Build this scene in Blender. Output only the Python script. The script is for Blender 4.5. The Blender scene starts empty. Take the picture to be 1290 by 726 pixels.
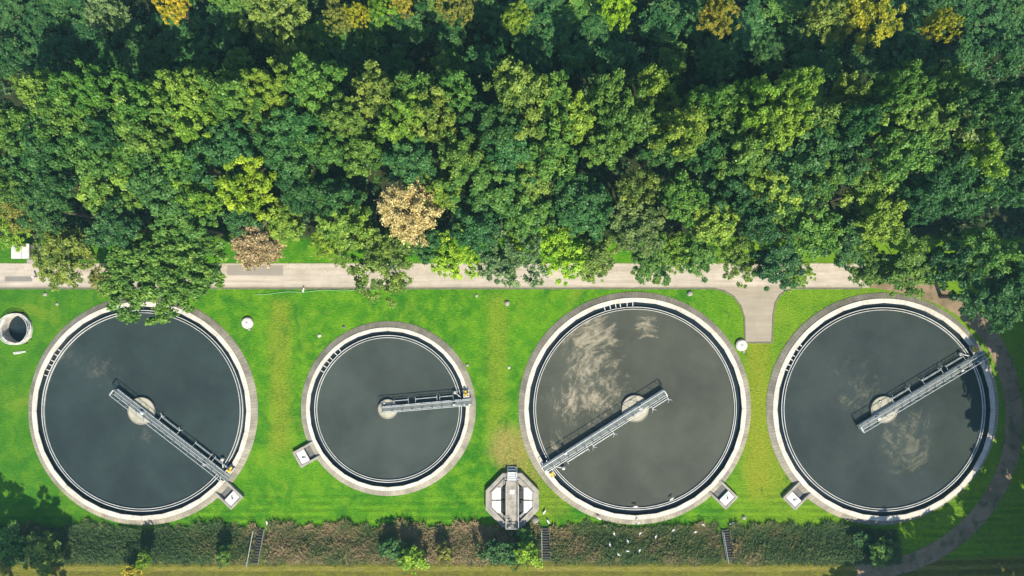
import bpy, bmesh, math, random
import numpy as np
from mathutils import Vector, Matrix
R_ = math.radians
sc = bpy.context.scene

# ------------------------------------------------------------------ camera
H = 86.0
cam = bpy.data.objects.new("camera", bpy.data.cameras.new("camera"))
sc.collection.objects.link(cam); sc.camera = cam
cam.location = (0, 0, H); cam.rotation_euler = (0, 0, 0)
cam.data.sensor_width = 36; cam.data.lens = 24.0
cam.data.clip_start = 0.5; cam.data.clip_end = 3000
# ------------------------------------------------------------------ light
SUN_EL, SUN_X = 47.0, 20.0           # elevation; degrees the sun stands to the right of straight-down-the-picture
world = bpy.data.worlds.new("World"); sc.world = world
world.use_nodes = True
wn = world.node_tree
sky = wn.nodes.new("ShaderNodeTexSky"); sky.sky_type = 'NISHITA'; sky.sun_disc = False
sky.sun_elevation = R_(SUN_EL); sky.sun_rotation = R_(180 - SUN_X)
sky.air_density = 1.0; sky.dust_density = 0.6; sky.ozone_density = 3.5
wn.nodes["Background"].inputs[1].default_value = 0.12
wn.links.new(sky.outputs[0], wn.nodes["Background"].inputs[0])
sun = bpy.data.objects.new("sun", bpy.data.lights.new("sun", 'SUN'))
sc.collection.objects.link(sun)
sun.data.energy = 4.8; sun.data.angle = R_(0.5); sun.data.color = (1.0, 0.91, 0.74)
sd = Vector((math.sin(R_(SUN_X)) * math.cos(R_(SUN_EL)), -math.cos(R_(SUN_X)) * math.cos(R_(SUN_EL)), math.sin(R_(SUN_EL))))
sun.rotation_euler = sd.to_track_quat('Z', 'Y').to_euler()
sc.view_settings.view_transform = 'Standard'; sc.view_settings.look = 'None'
sc.view_settings.exposure = 0.84; sc.view_settings.gamma = 1.0
sc.view_settings.use_curve_mapping = False
sc.cycles.max_bounces = 6; sc.cycles.volume_bounces = 0; sc.cycles.transparent_max_bounces = 4

# ------------------------------------------------------------------ helpers
rnd = random.Random(7)
rng = np.random.default_rng(11)
PI = math.pi
def P(px, py, z=0.0):
    k = (H - z) / H / 10.0
    return ((px - 645) * k, (363 - py) * k)
def lin(r, g, b):
    f = lambda c: c / 12.92 if c <= 0.04045 else ((c + 0.055) / 1.055) ** 2.4
    return (f(r / 255), f(g / 255), f(b / 255), 1)

class MB:
    """collects faces of one mesh"""
    def __init__(s): s.v = []; s.f = []; s.m = []
    def add(s, vs, fs, mi=0):
        o = len(s.v); s.v += [tuple(p) for p in vs]
        for f in fs: s.f.append([i + o for i in f]); s.m.append(mi)
        return s
    def box(s, x0, y0, z0, x1, y1, z1, M=None, mi=0):
        vs = [Vector(p) for p in ((x0,y0,z0),(x1,y0,z0),(x1,y1,z0),(x0,y1,z0),(x0,y0,z1),(x1,y0,z1),(x1,y1,z1),(x0,y1,z1))]
        if M is not None: vs = [M @ p for p in vs]
        return s.add(vs, [(0,3,2,1),(4,5,6,7),(0,1,5,4),(1,2,6,5),(2,3,7,6),(3,0,4,7)], mi)
    def tube(s, a, b, r0, r1=None, n=6, mi=0):
        r1 = r0 if r1 is None else r1
        a, b = Vector(a), Vector(b); d = b - a
        if d.length < 1e-6: return s
        d.normalize(); u = d.orthogonal().normalized(); w = d.cross(u)
        vs = []
        for c, r in ((a, r0), (b, r1)):
            for i in range(n):
                t = 2 * PI * i / n; vs.append(c + (u * math.cos(t) + w * math.sin(t)) * r)
        fs = [(i, (i + 1) % n, n + (i + 1) % n, n + i) for i in range(n)]
        fs += [tuple(range(n))[::-1], tuple(range(n, 2 * n))]
        return s.add(vs, fs, mi)
    def path(s, pts, r, n=6):
        for a, b in zip(pts[:-1], pts[1:]): s.tube(a, b, r, n=n)
        return s
    def lathe(s, prof, n=128, c=(0, 0), poly=None, closed=True, mi=0, phase=0.0):
        """prof: list of (r, z); poly: {index: sides} makes that ring a polygon"""
        k = len(prof); vs = []
        for i in range(n):
            t = 2 * PI * i / n + phase
            for j, (r, z) in enumerate(prof):
                rr = r
                if poly and j in poly:
                    st = 2 * PI / poly[j]; rr = r * math.cos(st / 2) / math.cos((t % st) - st / 2)
                vs.append((c[0] + rr * math.cos(t), c[1] + rr * math.sin(t), z))
        fs = []
        for i in range(n):
            a, b = i * k, ((i + 1) % n) * k
            for j in range(k if closed else k - 1):
                j2 = (j + 1) % k
                fs.append((a + j, b + j, b + j2, a + j2))
        return s.add(vs, fs, mi)
    def disc(s, r, z, n=96, c=(0, 0)):
        vs = [(c[0] + r * math.cos(2 * PI * i / n), c[1] + r * math.sin(2 * PI * i / n), z) for i in range(n)]
        return s.add(vs, [tuple(range(n))])
    def prism(s, pts, z0, z1, mi=0):
        n = len(pts)
        vs = [(x, y, z0) for x, y in pts] + [(x, y, z1) for x, y in pts]
        fs = [tuple(range(n))[::-1], tuple(range(n, 2 * n))] + [(i, (i + 1) % n, n + (i + 1) % n, n + i) for i in range(n)]
        return s.add(vs, fs, mi)
    def build(s, name, mat, parent=None, loc=(0, 0, 0), smooth=False, bevel=0.0):
        me = bpy.data.meshes.new(name); me.from_pydata(s.v, [], s.f)
        mats = mat if isinstance(mat, (list, tuple)) else [mat]
        for m in mats: me.materials.append(m)
        if len(mats) > 1: me.polygons.foreach_set("material_index", s.m)
        bm = bmesh.new(); bm.from_mesh(me); bmesh.ops.recalc_face_normals(bm, faces=bm.faces); bm.to_mesh(me); bm.free()
        if smooth: me.polygons.foreach_set("use_smooth", [True] * len(me.polygons))
        o = bpy.data.objects.new(name, me); sc.collection.objects.link(o)
        o.location = loc
        if parent: o.parent = parent
        if bevel > 0:
            b = o.modifiers.new("bevel", 'BEVEL'); b.width = bevel; b.segments = 2; b.limit_method = 'ANGLE'
        return o

def tag(o, label=None, cat=None, group=None, kind=None):
    if label: o["label"] = label
    if cat: o["category"] = cat
    if group: o["group"] = group
    if kind: o["kind"] = kind
    return o
def empty(name, loc, rz=0.0):
    o = bpy.data.objects.new(name, None); sc.collection.objects.link(o)
    o.location = loc; o.rotation_euler = (0, 0, rz); o.empty_display_size = 0.3
    return o
def copy_tree(o, parent=None):
    c = o.copy(); sc.collection.objects.link(c)
    if parent: c.parent = parent
    for ch in list(o.children): copy_tree(ch, c)
    return c
def quads_mesh(name, co, tint, mat):
    """co (n,4,3) quads as one mesh with a per-face tint attribute"""
    n = len(co); me = bpy.data.meshes.new(name)
    me.vertices.add(n * 4); me.vertices.foreach_set("co", np.ascontiguousarray(co, dtype=np.float32).ravel())
    me.loops.add(n * 4); me.loops.foreach_set("vertex_index", np.arange(n * 4, dtype=np.int32))
    me.polygons.add(n); me.polygons.foreach_set("loop_start", np.arange(0, n * 4, 4, dtype=np.int32))
    at = me.attributes.new("tint", 'FLOAT', 'FACE'); at.data.foreach_set("value", np.asarray(tint, dtype=np.float32))
    me.materials.append(mat); me.update(calc_edges=True); me.validate()
    return me

# ------------------------------------------------------------------ node helpers
class NT:
    def __init__(s, name):
        s.mat = bpy.data.materials.new(name); s.mat.use_nodes = True
        s.t = s.mat.node_tree; s.b = s.t.nodes["Principled BSDF"]; s.out = s.t.nodes["Material Output"]
    def n(s, typ, **kw):
        nd = s.t.nodes.new(typ)
        for k, v in kw.items(): setattr(nd, k, v)
        return nd
    def put(s, sock, v):
        if isinstance(v, (int, float)):
            if sock.type in ('VECTOR',): sock.default_value = (v, v, v)
            elif sock.type == 'RGBA': sock.default_value = (v, v, v, 1)
            else: sock.default_value = v
        elif isinstance(v, (tuple, list)): sock.default_value = tuple(v) if len(v) == len(sock.default_value) else tuple(v)[:len(sock.default_value)]
        else: s.t.links.new(v, sock)
    def m(s, op, a, b=0.0, c=None, clamp=False):
        nd = s.n("ShaderNodeMath", operation=op); nd.use_clamp = clamp
        s.put(nd.inputs[0], a); s.put(nd.inputs[1], b)
        if c is not None: s.put(nd.inputs[2], c)
        return nd.outputs[0]
    def noise(s, vec, scale, detail=4, rough=0.55, dist=0.0):
        nd = s.n("ShaderNodeTexNoise"); s.put(nd.inputs["Vector"], vec)
        nd.inputs["Scale"].default_value = scale; nd.inputs["Detail"].default_value = detail
        nd.inputs["Roughness"].default_value = rough; nd.inputs["Distortion"].default_value = dist
        return nd.outputs["Fac"]
    def mix(s, f, a, b, mode='MIX'):
        nd = s.n("ShaderNodeMix", data_type='RGBA', blend_type=mode)
        s.put(nd.inputs[0], f); s.put(nd.inputs[6], a); s.put(nd.inputs[7], b)
        return nd.outputs[2]
    def ss(s, v, a, b):
        nd = s.n("ShaderNodeMapRange", interpolation_type='SMOOTHSTEP')
        s.put(nd.inputs[0], v); nd.inputs[1].default_value = a; nd.inputs[2].default_value = b
        return nd.outputs[0]
    def pos(s): return s.n("ShaderNodeNewGeometry").outputs["Position"]
    def obj(s): return s.n("ShaderNodeTexCoord").outputs["Object"]
    def sep(s, v):
        nd = s.n("ShaderNodeSeparateXYZ"); s.put(nd.inputs[0], v); return nd.outputs
    def comb(s, x, y, z=0.0):
        nd = s.n("ShaderNodeCombineXYZ")
        for i, q in enumerate((x, y, z)): s.put(nd.inputs[i], q)
        return nd.outputs[0]
    def bump(s, h, strength, dist=0.1):
        nd = s.n("ShaderNodeBump"); nd.inputs["Strength"].default_value = strength; nd.inputs["Distance"].default_value = dist
        s.put(nd.inputs["Height"], h); s.t.links.new(nd.outputs[0], s.b.inputs["Normal"])
    def col(s, c): s.put(s.b.inputs["Base Color"], c)
    def rough(s, v): s.put(s.b.inputs["Roughness"], v)

def weathered(name, base, dark, scale=1.2, rough=0.85, amt=0.6, metallic=0.0, bump=0.3, fine=14.0):
    k = NT(name); o = k.pos()
    a = k.ss(k.noise(o, scale, 6, 0.65), 0.35, 0.72); b = k.noise(o, fine, 3)
    c = k.mix(k.m('MULTIPLY', a, amt), base, dark)
    c = k.mix(0.35, c, k.mix(b, (0.25, 0.25, 0.25, 1), (1, 1, 1, 1)), 'MULTIPLY')
    k.col(c); k.rough(rough); k.b.inputs["Metallic"].default_value = metallic
    k.bump(b, bump, 0.03)
    return k.mat

M = {}
M['white_conc'] = weathered("white_concrete", (0.62, 0.585, 0.52, 1), (0.27, 0.25, 0.19, 1), 1.5, amt=0.85)
M['conc'] = weathered("concrete", (0.36, 0.33, 0.28, 1), (0.16, 0.15, 0.12, 1), 1.3, amt=0.8)
M['dark_conc'] = weathered("dark_concrete", (0.14, 0.14, 0.13, 1), (0.06, 0.065, 0.06, 1), 1.5)
M['wet_conc'] = weathered("wet_algae_concrete", (0.030, 0.036, 0.040, 1), (0.016, 0.022, 0.022, 1), 2.0, rough=0.5)
def wall_mat():
    k = NT("weathered_wall_top"); o = k.obj(); x, y, z = k.sep(o)
    ang = k.m('ARCTAN2', y, x); r_ = k.m('SQRT', k.m('ADD', k.m('MULTIPLY', x, x), k.m('MULTIPLY', y, y)))
    a = k.ss(k.noise(o, 1.1, 6, 0.68), 0.34, 0.7)
    sv = k.comb(k.m('MULTIPLY', ang, 60.0), k.m('MULTIPLY', r_, 0.8), 0.0)
    streak = k.ss(k.noise(sv, 1.0, 4, 0.7), 0.52, 0.74)
    c = k.mix(k.m('MULTIPLY', a, 0.6), (0.64, 0.60, 0.53, 1), (0.36, 0.33, 0.26, 1))
    c = k.mix(k.m('MULTIPLY', streak, 0.6), c, (0.24, 0.22, 0.17, 1))
    s_ = k.m('FRACT', k.m('MULTIPLY', ang, 32 / (2 * PI)))
    c = k.mix(k.m('MULTIPLY', k.m('SUBTRACT', 1.0, k.ss(s_, 0.0, 0.03)), 0.7), c, (0.15, 0.14, 0.11, 1))
    tint_ = k.ss(k.noise(o, 0.16, 3, 0.6), 0.35, 0.65); c = k.mix(k.m('MULTIPLY', tint_, 0.3), c, (0.40, 0.38, 0.30, 1))
    f = k.noise(o, 14, 3); c = k.mix(0.3, c, k.mix(f, (0.35, 0.35, 0.35, 1), (1, 1, 1, 1)), 'MULTIPLY')
    k.col(c); k.rough(0.88); k.bump(f, 0.3, 0.03)
    return k.mat
M['wall_top'] = wall_mat()
M['galv'] = weathered("galvanised_steel", (0.56, 0.59, 0.58, 1), (0.34, 0.37, 0.37, 1), 2.0, rough=0.5, metallic=0.15)
M['grating'] = weathered("steel_grating", (0.135, 0.155, 0.15, 1), (0.075, 0.09, 0.09, 1), 3.0, rough=0.6, metallic=0.2)
M['white_paint'] = weathered("white_paint", (0.64, 0.63, 0.60, 1), (0.42, 0.40, 0.36, 1), 2.6, rough=0.55, amt=0.7)
M['weir'] = weathered("stained_weir_plate", (0.66, 0.66, 0.62, 1), (0.34, 0.34, 0.30, 1), 1.1, rough=0.5)
M['yellow'] = weathered("yellow_paint", (0.72, 0.47, 0.04, 1), (0.45, 0.28, 0.03, 1), 3.0, rough=0.45)
M['black'] = weathered("black_rubber", (0.02, 0.02, 0.022, 1), (0.035, 0.035, 0.035, 1), 3.0, rough=0.7)
M['dark_steel'] = weathered("dark_steel", (0.06, 0.065, 0.07, 1), (0.03, 0.033, 0.035, 1), 2.0, rough=0.55)
M['kerb'] = weathered("kerb_stone", (0.17, 0.155, 0.12, 1), (0.08, 0.085, 0.05, 1), 2.0)
M['bark'] = weathered("bark", (0.10, 0.075, 0.05, 1), (0.05, 0.04, 0.028, 1), 5.0, bump=0.6)
M['dead_wood'] = weathered("dead_wood", (0.34, 0.28, 0.19, 1), (0.22, 0.17, 0.11, 1), 4.0)
M['hub_cap'] = weathered("hub_concrete", (0.42, 0.39, 0.30, 1), (0.26, 0.26, 0.17, 1), 0.8, amt=0.9)
M['stone'] = weathered("grey_stone", (0.34, 0.32, 0.28, 1), (0.2, 0.19, 0.16, 1), 4.0)
M['hose'] = weathered("green_hose", (0.20, 0.42, 0.16, 1), (0.12, 0.3, 0.1, 1), 2.0, rough=0.4)
M['feather'] = weathered("white_feathers", (0.80, 0.79, 0.76, 1), (0.7, 0.69, 0.66, 1), 9.0, amt=0.3)
M['wing'] = weathered("grey_feathers", (0.52, 0.54, 0.56, 1), (0.42, 0.44, 0.46, 1), 9.0, amt=0.4)
M['beak'] = weathered("orange_beak", (0.6, 0.2, 0.04, 1), (0.4, 0.12, 0.03, 1), 9.0)

# apron paving: slabs with radial joints, weathered
def apron_mat():
    k = NT("paving_slabs"); o = k.obj(); x, y, z = k.sep(o)
    ang = k.m('ARCTAN2', y, x); r = k.m('SQRT', k.m('ADD', k.m('MULTIPLY', x, x), k.m('MULTIPLY', y, y)))
    s = k.m('FRACT', k.m('MULTIPLY', ang, 220 / (2 * PI)))
    joint = k.m('MULTIPLY', k.ss(s, 0.0, 0.10), k.ss(k.m('SUBTRACT', 1.0, s), 0.0, 0.10))
    cell = k.m('FLOOR', k.m('MULTIPLY', ang, 220 / (2 * PI)))
    wn_ = k.n("ShaderNodeTexWhiteNoise", noise_dimensions='1D'); k.put(wn_.inputs["W"], cell)
    a = k.ss(k.noise(o, 0.5, 5, 0.65), 0.35, 0.7)
    c = k.mix(a, (0.30, 0.27, 0.21, 1), (0.17, 0.155, 0.12, 1))
    c = k.mix(0.3, c, k.mix(wn_.outputs["Value"], (0.62, 0.62, 0.62, 1), (1.1, 1.08, 1.05, 1)), 'MULTIPLY')
    c = k.mix(k.m('ADD', k.m('MULTIPLY', joint, .6), .4), (0.07, 0.075, 0.05, 1), c)
    c = k.mix(k.m('MULTIPLY', k.ss(k.noise(o, 1.7, 5, 0.7), 0.56, 0.72), 0.5), c, (0.10, 0.12, 0.05, 1))
    k.col(c); k.rough(0.9); k.bump(k.m('ADD', joint, k.noise(o, 12, 3)), 0.4, 0.03)
    return k.mat
M['apron'] = apron_mat()

def water_mat(name, base, scum, blobs, strength=1.0, streak=1.0):
    k = NT(name); o = k.obj(); x, y, z = k.sep(o)
    r = k.m('SQRT', k.m('ADD', k.m('MULTIPLY', x, x), k.m('MULTIPLY', y, y)))
    reg = None
    for bx, by, sx, w in blobs:
        dx, dy = k.m('SUBTRACT', x, bx), k.m('SUBTRACT', y, by)
        d2 = k.m('ADD', k.m('MULTIPLY', dx, dx), k.m('MULTIPLY', dy, dy))
        g = k.m('MULTIPLY', k.m('EXPONENT', k.m('DIVIDE', d2, -2.0 * sx * sx)), w)
        reg = g if reg is None else k.m('ADD', reg, g)
    # arcs: noise stretched round the centre
    inv = k.m('DIVIDE', 2.6, k.m('ADD', r, 1.0))
    wob = k.m('MULTIPLY', k.m('SUBTRACT', k.noise(o, 0.22, 3), 0.5), 4.0)
    arcv = k.comb(k.m('MULTIPLY', x, inv), k.m('MULTIPLY', y, inv), k.m('MULTIPLY', k.m('ADD', r, wob), 0.55))
    arc = k.noise(arcv, 1.5, 8, 0.68, 0.6)
    fl = k.noise(o, 0.75, 9, 0.72, 0.9)
    n = k.m('ADD', k.m('MULTIPLY', arc, 0.5 * streak), k.m('MULTIPLY', fl, 1.0 - 0.5 * streak))
    arc2 = k.noise(k.comb(k.m('MULTIPLY', x, k.m('MULTIPLY', inv, 0.8)), k.m('MULTIPLY', y, k.m('MULTIPLY', inv, 0.8)), k.m('MULTIPLY', k.m('ADD', r, k.m('MULTIPLY', wob, 0.6)), 1.1)), 1.0, 5, 0.6, 0.3)
    ridge = k.m('SUBTRACT', 1.0, k.m('MULTIPLY', k.m('ABSOLUTE', k.m('SUBTRACT', arc2, 0.5)), 9.0), clamp=True)
    n = k.m('ADD', k.m('SUBTRACT', n, 0.035), k.m('MULTIPLY', ridge, 0.085))
    thr = k.m('ADD', k.m('SUBTRACT', n, 0.55), k.m('MULTIPLY', k.m('SUBTRACT', reg, 0.5), 0.18))
    mask = k.m('MULTIPLY', k.ss(thr, -0.06, 0.20), k.m('MULTIPLY', k.ss(reg, 0.04, 0.6), strength), clamp=True)
    tone = k.noise(o, 0.12, 4, 0.6)
    c0 = k.mix(k.ss(tone, 0.3, 0.7), base, tuple(v * 1.55 for v in base[:3]) + (1,))
    sp = k.noise(o, 5.0, 4, 0.7)
    fleck = k.m('MULTIPLY', k.ss(k.noise(o, 9.0, 3, 0.8), 0.66, 0.72), k.ss(k.noise(o, 0.5, 4, 0.6), 0.5, 0.75))
    c0 = k.mix(k.m('MULTIPLY', fleck, 0.35 * min(1, strength * 1.5)), c0, scum)
    c0 = k.mix(0.25, c0, k.mix(sp, (0.4, 0.4, 0.4, 1), (1.6, 1.6, 1.6, 1)), 'MULTIPLY')
    c = k.mix(mask, c0, k.mix(k.ss(fl, 0.35, 0.7), tuple(v * 0.72 for v in scum[:3]) + (1,), scum))
    k.col(c); k.rough(k.m('ADD', 0.12, k.m('MULTIPLY', mask, 0.5)))
    k.b.inputs["IOR"].default_value = 1.33
    k.bump(k.noise(o, 2.2, 3), 0.05, 0.03)
    return k.mat

# ------------------------------------------------------------------ terrain: levee with the track on it
LEV = 1.6
TR = [(-700, 719, LEV), (600, 720, LEV), (1060, 722, LEV), (1140, 714, LEV), (1200, 684, 1.1), (1243, 640, .6), (1270, 590, .25), (1280, 530, .08),
      (1271, 470, 0.02), (1246, 418, 0), (1208, 383, 0), (1155, 361, 0), (1085, 349, 0)]
def smooth_poly(pts, it=3):
    for _ in range(it):
        q = [pts[0]]
        for a, b in zip(pts[:-1], pts[1:]):
            q.append(tuple(a[i] * .75 + b[i] * .25 for i in range(3))); q.append(tuple(a[i] * .25 + b[i] * .75 for i in range(3)))
        q.append(pts[-1]); pts = q
    return pts
TRW = smooth_poly([P(x, y, z) + (z,) for x, y, z in TR])
TRA = np.array(TRW)
HALF = 1.25
def height(X, Y):
    X = np.asarray(X, float); Y = np.asarray(Y, float)
    best = np.full(X.shape, 1e9); zt = np.zeros(X.shape); side = np.zeros(X.shape)
    for a, b in zip(TRA[:-1], TRA[1:]):
        d = b[:2] - a[:2]; L2 = d @ d
        t = np.clip(((X - a[0]) * d[0] + (Y - a[1]) * d[1]) / L2, 0, 1)
        cx, cy = a[0] + t * d[0], a[1] + t * d[1]
        dd = np.hypot(X - cx, Y - cy); m = dd < best
        best = np.where(m, dd, best); zt = np.where(m, a[2] + t * (b[2] - a[2]), zt)
        side = np.where(m, d[0] * (Y - a[1]) - d[1] * (X - a[0]), side)
    d = np.maximum(0, best - HALF)
    t = np.clip(d / 3.6, 0, 1); prof = 1 - t * t * (3 - 2 * t) * .55 - t * .45
    return np.where(side > 0, zt * prof, zt * np.clip(1 - (d - 40) / 60, 0, 1))
def h1(x, y): return float(height(np.array([x]), np.array([y]))[0])

TANKS = [  # name px, centre py, outer radius, bridge (tip, rim), label
    dict(c=(180.5, 517.2), R=14.45, w=(0.74, 1.28), rail=(1.84, 2.13), hub=1.65),
    dict(c=(489.3, 514.8), R=11.0, w=(0.76, 1.20), rail=(1.78, 2.05), hub=1.18),
    dict(c=(799.5, 514.3), R=14.65, w=(0.74, 1.26), rail=(1.92, 2.17), hub=1.63),
    dict(c=(1111.5, 515.5), R=14.65, w=(0.72, 1.26), rail=(1.87, 2.15), hub=1.62)]
SHAFT = P(21.5, 414.5); SHAFT_R = 2.0

def grid_axis(a, b, step): return list(np.arange(a, b + 1e-6, step))
def ground():
    xs = [-900, -400, -200, -120] + grid_axis(-90, 90, 0.5) + [120, 200, 400, 900]
    ys = [-900, -400, -200, -100] + grid_axis(-50, 60, 0.5) + [90, 200, 400, 900]
    X, Y = np.meshgrid(xs, ys); Z = height(X, Y)
    nx, ny = len(xs), len(ys)
    wob = rng.normal(0, 0.012, X.shape)
    co = np.stack([X, Y, Z + wob], -1).reshape(-1, 3)
    cx = (X[:-1, :-1] + X[1:, 1:]) / 2; cy = (Y[:-1, :-1] + Y[1:, 1:]) / 2
    keep = np.ones(cx.shape, bool)
    for t in TANKS:
        tx, ty = P(*t['c']); keep &= np.hypot(cx - tx, cy - ty) > t['R'] - 0.75
    keep &= np.hypot(cx - SHAFT[0], cy - SHAFT[1]) > SHAFT_R + 0.1
    ii, jj = np.nonzero(keep); a = ii * nx + jj
    f = np.stack([a, a + 1, a + nx + 1, a + nx], 1)
    me = bpy.data.meshes.new("ground")
    me.from_pydata(co.tolist(), [], f.tolist()); me.polygons.foreach_set("use_smooth", [True] * len(me.polygons))
    k = NT("lawn_and_forest_floor"); p = k.pos(); x, y, z = k.sep(p)
    ws = k.m('MULTIPLY', k.m('SUBTRACT', k.noise(p, 0.5, 4, 0.6), 0.5), 1.8)
    ws2 = k.m('MULTIPLY', k.m('SUBTRACT', k.noise(p, 0.22, 3, 0.6), 0.5), 3.0)
    big = k.ss(k.noise(p, 0.11, 4, 0.6), 0.32, 0.68); mid = k.noise(p, 0.55, 5, 0.62)
    st = k.n("ShaderNodeMapping"); k.put(st.inputs[0], p); st.inputs["Scale"].default_value = (1.0, 2.6, 1.0); st.inputs["Rotation"].default_value = (0, 0, 0.35)
    fine = k.noise(st.outputs[0], 2.4, 6, 0.72, 0.3); vfine = k.noise(p, 7.5, 4, 0.75)
    c = k.mix(big, (0.030, 0.165, 0.0060, 1), (0.075, 0.250, 0.0060, 1))
    c = k.mix(k.ss(mid, 0.38, 0.68), c, (0.120, 0.290, 0.009, 1))
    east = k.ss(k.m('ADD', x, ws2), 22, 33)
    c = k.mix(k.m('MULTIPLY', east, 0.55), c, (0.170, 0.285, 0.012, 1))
    def band(c, x0, hw, y0, y1, colr, amt):
        dx = k.m('ABSOLUTE', k.m('SUBTRACT', k.m('ADD', x, ws), x0))
        f_ = k.m('SUBTRACT', 1.0, k.ss(dx, hw * 0.3, hw * 1.7))
        f_ = k.m('MULTIPLY', f_, k.m('MULTIPLY', k.ss(k.m('ADD', y, ws2), y0 - 1.5, y0 + 1.5), k.m('SUBTRACT', 1.0, k.ss(y, y1 - 1, y1 + 1))))
        f_ = k.m('MULTIPLY', f_, k.m('MULTIPLY', k.ss(fine, 0.22, 0.62), amt))
        return k.mix(f_, c, colr)
    c = band(c, -29.2, 1.3, -21, -1.5, (0.225, 0.265, 0.022, 1), 0.72)
    c = band(c, -1.9, 1.2, -19, -0.8, (0.205, 0.275, 0.02, 1), 0.72)
    c = band(c, 31.0, 1.4, -26, -6.0, (0.25, 0.27, 0.02, 1), 0.8)
    def patch(c, px, py, rx, ry, colr, amt):
        qx, qy = P(px, py)
        dx = k.m('DIVIDE', k.m('SUBTRACT', k.m('ADD', x, ws), qx), rx); dy = k.m('DIVIDE', k.m('SUBTRACT', k.m('ADD', y, ws), qy), ry)
        d = k.m('SQRT', k.m('ADD', k.m('MULTIPLY', dx, dx), k.m('MULTIPLY', dy, dy)))
        return k.mix(k.m('MULTIPLY', k.m('SUBTRACT', 1.0, k.ss(d, 0.45, 1.25)), k.m('MULTIPLY', k.ss(fine, 0.25, 0.6), amt)), c, colr)
    c = patch(c, 642, 565, 2.8, 3.2, (0.31, 0.25, 0.075, 1), 0.95)
    c = patch(c, 668, 590, 2.2, 3.0, (0.27, 0.25, 0.05, 1), 0.8)
    c = patch(c, 968, 590, 3.5, 5.0, (0.24, 0.27, 0.02, 1), 0.5)
    c = patch(c, 690, 630, 3.0, 3.0, (0.22, 0.27, 0.02, 1), 0.6)
    c = patch(c, 1075, 385, 4.5, 1.0, (0.045, 0.17, 0.006, 1), 0.6)
    # blade-scale variation
    c = k.mix(0.75, c, k.mix(k.ss(fine, 0.25, 0.75), (0.50, 0.55, 0.45, 1), (1.35, 1.25, 1.3, 1)), 'MULTIPLY')
    c = k.mix(0.65, c, k.mix(k.ss(vfine, 0.28, 0.72), (0.5, 0.55, 0.5, 1), (1.4, 1.3, 1.4, 1)), 'MULTIPLY')
    mow = k.m('SINE', k.m('MULTIPLY', k.m('ADD', y, k.m('MULTIPLY', ws, 0.10)), 7.0))
    mz = k.m('MULTIPLY', k.m('SUBTRACT', 1.0, k.ss(y, -27.0, -24.5)), k.ss(k.noise(st.outputs[0], 0.25, 3), 0.4, 0.6))
    c = k.mix(k.m('MULTIPLY', mz, 0.55), c, k.mix(k.ss(mow, -0.5, 0.7), (0.55, 0.62, 0.6, 1), (1.25, 1.2, 1.1, 1)), 'MULTIPLY')
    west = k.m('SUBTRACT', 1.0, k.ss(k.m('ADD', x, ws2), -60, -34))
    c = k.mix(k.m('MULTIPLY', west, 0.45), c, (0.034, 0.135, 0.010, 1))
    clo = k.ss(k.noise(p, 0.33, 5, 0.7, 0.8), 0.56, 0.68)
    c = k.mix(k.m('MULTIPLY', clo, 0.55), c, (0.022, 0.12, 0.010, 1))
    ylw = k.ss(k.noise(p, 0.19, 5, 0.65, 0.5), 0.55, 0.7)
    c = k.mix(k.m('MULTIPLY', ylw, 0.45), c, (0.20, 0.27, 0.02, 1))
    # levee top: dry yellow grass with wheel strips; forest floor north of the road; dark soil outside the track
    yl = k.m('ADD', y, k.m('MULTIPLY', ws, 0.25))
    top = k.m('SUBTRACT', 1.0, k.ss(yl, -34.0, -33.3))
    strip = k.m('ADD', k.m('MULTIPLY', k.m('SINE', k.m('MULTIPLY', yl, 5.2)), k.ss(yl, -38.5, -37.0)), k.m('MULTIPLY', k.m('SUBTRACT', k.noise(p, 0.3, 5, 0.6), 0.5), 1.6))
    dry = k.mix(k.ss(strip, -0.6, 0.8), (0.105, 0.105, 0.018, 1), (0.225, 0.20, 0.045, 1))
    dry = k.mix(k.ss(mid, 0.35, 0.7), dry, (0.15, 0.16, 0.02, 1))
    dry = k.mix(0.7, dry, k.mix(k.ss(fine, 0.25, 0.75), (0.5, 0.5, 0.45, 1), (1.3, 1.3, 1.2, 1)), 'MULTIPLY')
    c = k.mix(top, c, dry)
    slope = k.m('MULTIPLY', k.m('SUBTRACT', 1.0, k.ss(yl, -31.2, -30.4)), k.m('SUBTRACT', 1.0, top))
    c = k.mix(k.m('MULTIPLY', slope, k.m('SUBTRACT', 1.0, k.ss(x, 44, 50))), c, k.mix(k.ss(mid, .4, .6), (0.055, 0.10, 0.022, 1), (0.13, 0.115, 0.045, 1)))
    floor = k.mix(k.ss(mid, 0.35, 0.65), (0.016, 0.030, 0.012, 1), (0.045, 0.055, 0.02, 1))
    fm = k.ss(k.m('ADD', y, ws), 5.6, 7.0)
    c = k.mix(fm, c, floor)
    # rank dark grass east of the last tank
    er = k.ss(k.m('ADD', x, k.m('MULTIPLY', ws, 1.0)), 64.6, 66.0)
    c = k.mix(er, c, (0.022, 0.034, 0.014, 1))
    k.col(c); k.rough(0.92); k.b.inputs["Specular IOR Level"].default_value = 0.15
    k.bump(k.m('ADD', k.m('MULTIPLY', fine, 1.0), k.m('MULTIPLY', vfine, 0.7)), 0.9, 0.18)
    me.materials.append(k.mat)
    o = bpy.data.objects.new("ground", me); sc.collection.objects.link(o)
    tag(o, kind='structure')
ground()

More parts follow.
